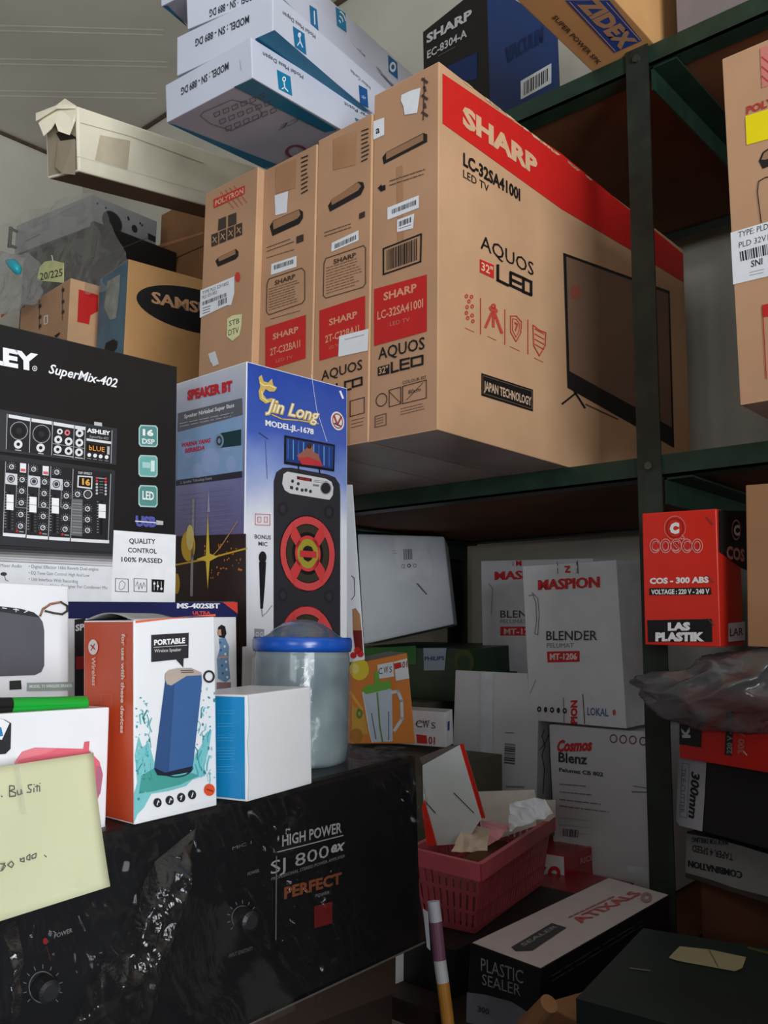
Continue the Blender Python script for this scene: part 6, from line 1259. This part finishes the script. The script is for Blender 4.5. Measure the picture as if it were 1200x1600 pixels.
t.text('COS - 300 ABS', (1015.7, 912), (1108, 910), 9, CWH, 3, .05); t.poly([(1015, 919), (1111, 918), (1112, 929), (1015, 930)], (26, 24, 26), 2, 'black_strip'); t.text('VOLTAGE : 220 V - 240 V', (1018, 928.5), (1109, 927.5), 7.5, CWH, 3, .04)
t.poly([(1011.6, 969), (1113, 967), (1113.5, 1003), (1013, 1003)], (24, 22, 24), 2, 'black_panel'); t.text('LAS', (1044, 984.6), (1079, 984), 12, CWH, 3, .07); t.text('PLASTIK', (1024.6, 1001), (1101, 1001), 13, CWH, 3, .07)
for x, y in ((1104, 808), (1105, 899), (1106, 966)): t.line([(x, y), (x+10, y+11)], 1.6, (90, 70, 70), 4, 'staple')
t.on('R').poly([(1122, 797), (1170, 799), (1170, 893), (1158, 888), (1123, 862)], (26, 24, 26), 1, 'black_panel'); t.disc(1149, 828, 7, 16, CP, 3, .88, name='logo_ring'); t.text('C', (1145, 836), (1154, 836), 16, CWH, 4, .05); t.text('COS', (1134, 872), (1162, 877), 20, CP, 3, .04)
t.poly([(1137, 974), (1163, 971), (1163, 1000), (1137, 1003)], STICK, 2, 'sticker'); t.text('LAR', (1139, 994), (1160, 992), 12, (120, 50, 60), 3, .02); t.flush()
t = carton('carton', 'brown carton at the right edge behind the upright red box', 'carton', PO['brownR'], [kraft('cardboard_side', (160, 118, 84))], {}); 
BAG = plastic_film('grey_bag_film', (126, 128, 130), .70, .20, .34, 10, .3)
bc = at(1128, 1072, 'y', 1.17)
def bagP(u, v):
    a_ = u*2*math.pi; ph = (v-.5)*math.pi; q = Vector((math.cos(a_)*math.cos(ph), math.sin(a_)*math.cos(ph), math.sin(ph)))
    qs = Vector((q.x*1.0, q.y, q.z)); d = .82+.30*noise.noise(qs*1.3+Vector((3, 1, 0)))+.30*(1-abs(noise.noise(qs*1.6+Vector((1, 5, 0)))))**2+.05*(1-abs(noise.noise(qs*4.4)))**3
    z = q.z*d*(.046+.012*q.x); z = min(z, bc_top+.003*q.x); x = q.x*d*.104
    return bc+Vector((x, q.y*d*.050, z-.016*(1-q.x)*.5))
bc_top = -.0085-bc.z+.006
vs, fs = grid_sheet(bagP, 120, 60); o = mesh_obj('plastic_bag', vs, fs, BAG, None, smooth=True); tag(o, 'crumpled grey plastic bag squashed under the upright red box', 'bag')
p = list(PO['cosco2']); p[2] -= .006; p[3] = .19
t = carton('plastic_welder_box', 'red box lying on its side under the grey plastic bag, lettering sideways', 'box', p, [mat('dark_orange_red_print', (196, 36, 28), rough=.3, spec=.5, amt=.05)], {}, 'red tool boxes')
t.on('F').poly([(1062, 1110), (1098, 1112), (1096, 1168), (1062, 1163)], (26, 26, 28), 1, 'black_panel'); t.text('K', (1079, 1153), (1077, 1136), (-12, 0), (170, 176, 174), 3, .06); t.poly([(1136, 1110), (1147, 1112), (1144, 1181), (1133, 1179)], (28, 30, 30), 2, 'black_strip'); t.text('220 V - 240 V', (1144, 1178), (1146, 1112), (-8, -.5), (120, 128, 122), 3, .04); t.text('300 ABS', (1163, 1178), (1165, 1124), (-10, -.5), (176, 96, 88), 3, .04)
t.line([(1163, 1174), (1168, 1180)], 1.4, (200, 200, 200), 4, 'staple'); t.flush()
t = carton('grinder_box', 'black tool box with a white 300mm label on its left end', 'box', PO['grind'], [mat('black_card_matte', (20, 19, 21))], {})
t.on('F').poly([(1061, 1176), (1105, 1184), (1102, 1240), (1098, 1299), (1062, 1290), (1057, 1283)], (178, 178, 188), 2, 'white_label'); t.text('300mm', (1082, 1205), (1077, 1278), (13, 2), (34, 34, 38), 3, .04, .2); t.line([(1067, 1192), (1078, 1194), (1074, 1278), (1063, 1275)], 1, (120, 120, 128), 3, 'print_border', True); t.text('TILE CUTTER', (1066, 1200), (1063, 1270), (7, 1), (110, 112, 120), 3, .01); t.flush()
t = carton('label_box', 'box with a torn white label printed upside down, below the black tool box', 'box', PO['labelbox'], [mat('dark_worn_card', (70, 62, 56), .7, amt=.2)], {})
t.on('F').poly([(1073, 1302), (1120, 1311), (1160, 1322), (1205, 1336), (1205, 1402), (1190, 1398), (1150, 1388), (1110, 1374), (1071, 1363)], (150, 148, 146), 1, 'white_label')
t.text('MADE FOR DRILLING', (1138, 1313), (1082, 1308), (0, 8), (60, 60, 64), 2, .03); t.text('TAPER 4 SPEED', (1146, 1334), (1082, 1320), (0, 11), (50, 50, 54), 2, .03); t.text('COMBINATION', (1160, 1362), (1076, 1344), (0, 11), (44, 44, 48), 2, .05); t.flush()
t = carton('carton', 'dark brown carton at the bottom of the pile right of the post', 'carton', (-.545, 1.275, LZ, .27, .2, PO['labelbox'][2]-LZ-.002), [kraft('cardboard_very_dark', (96, 58, 40), .2)], {})
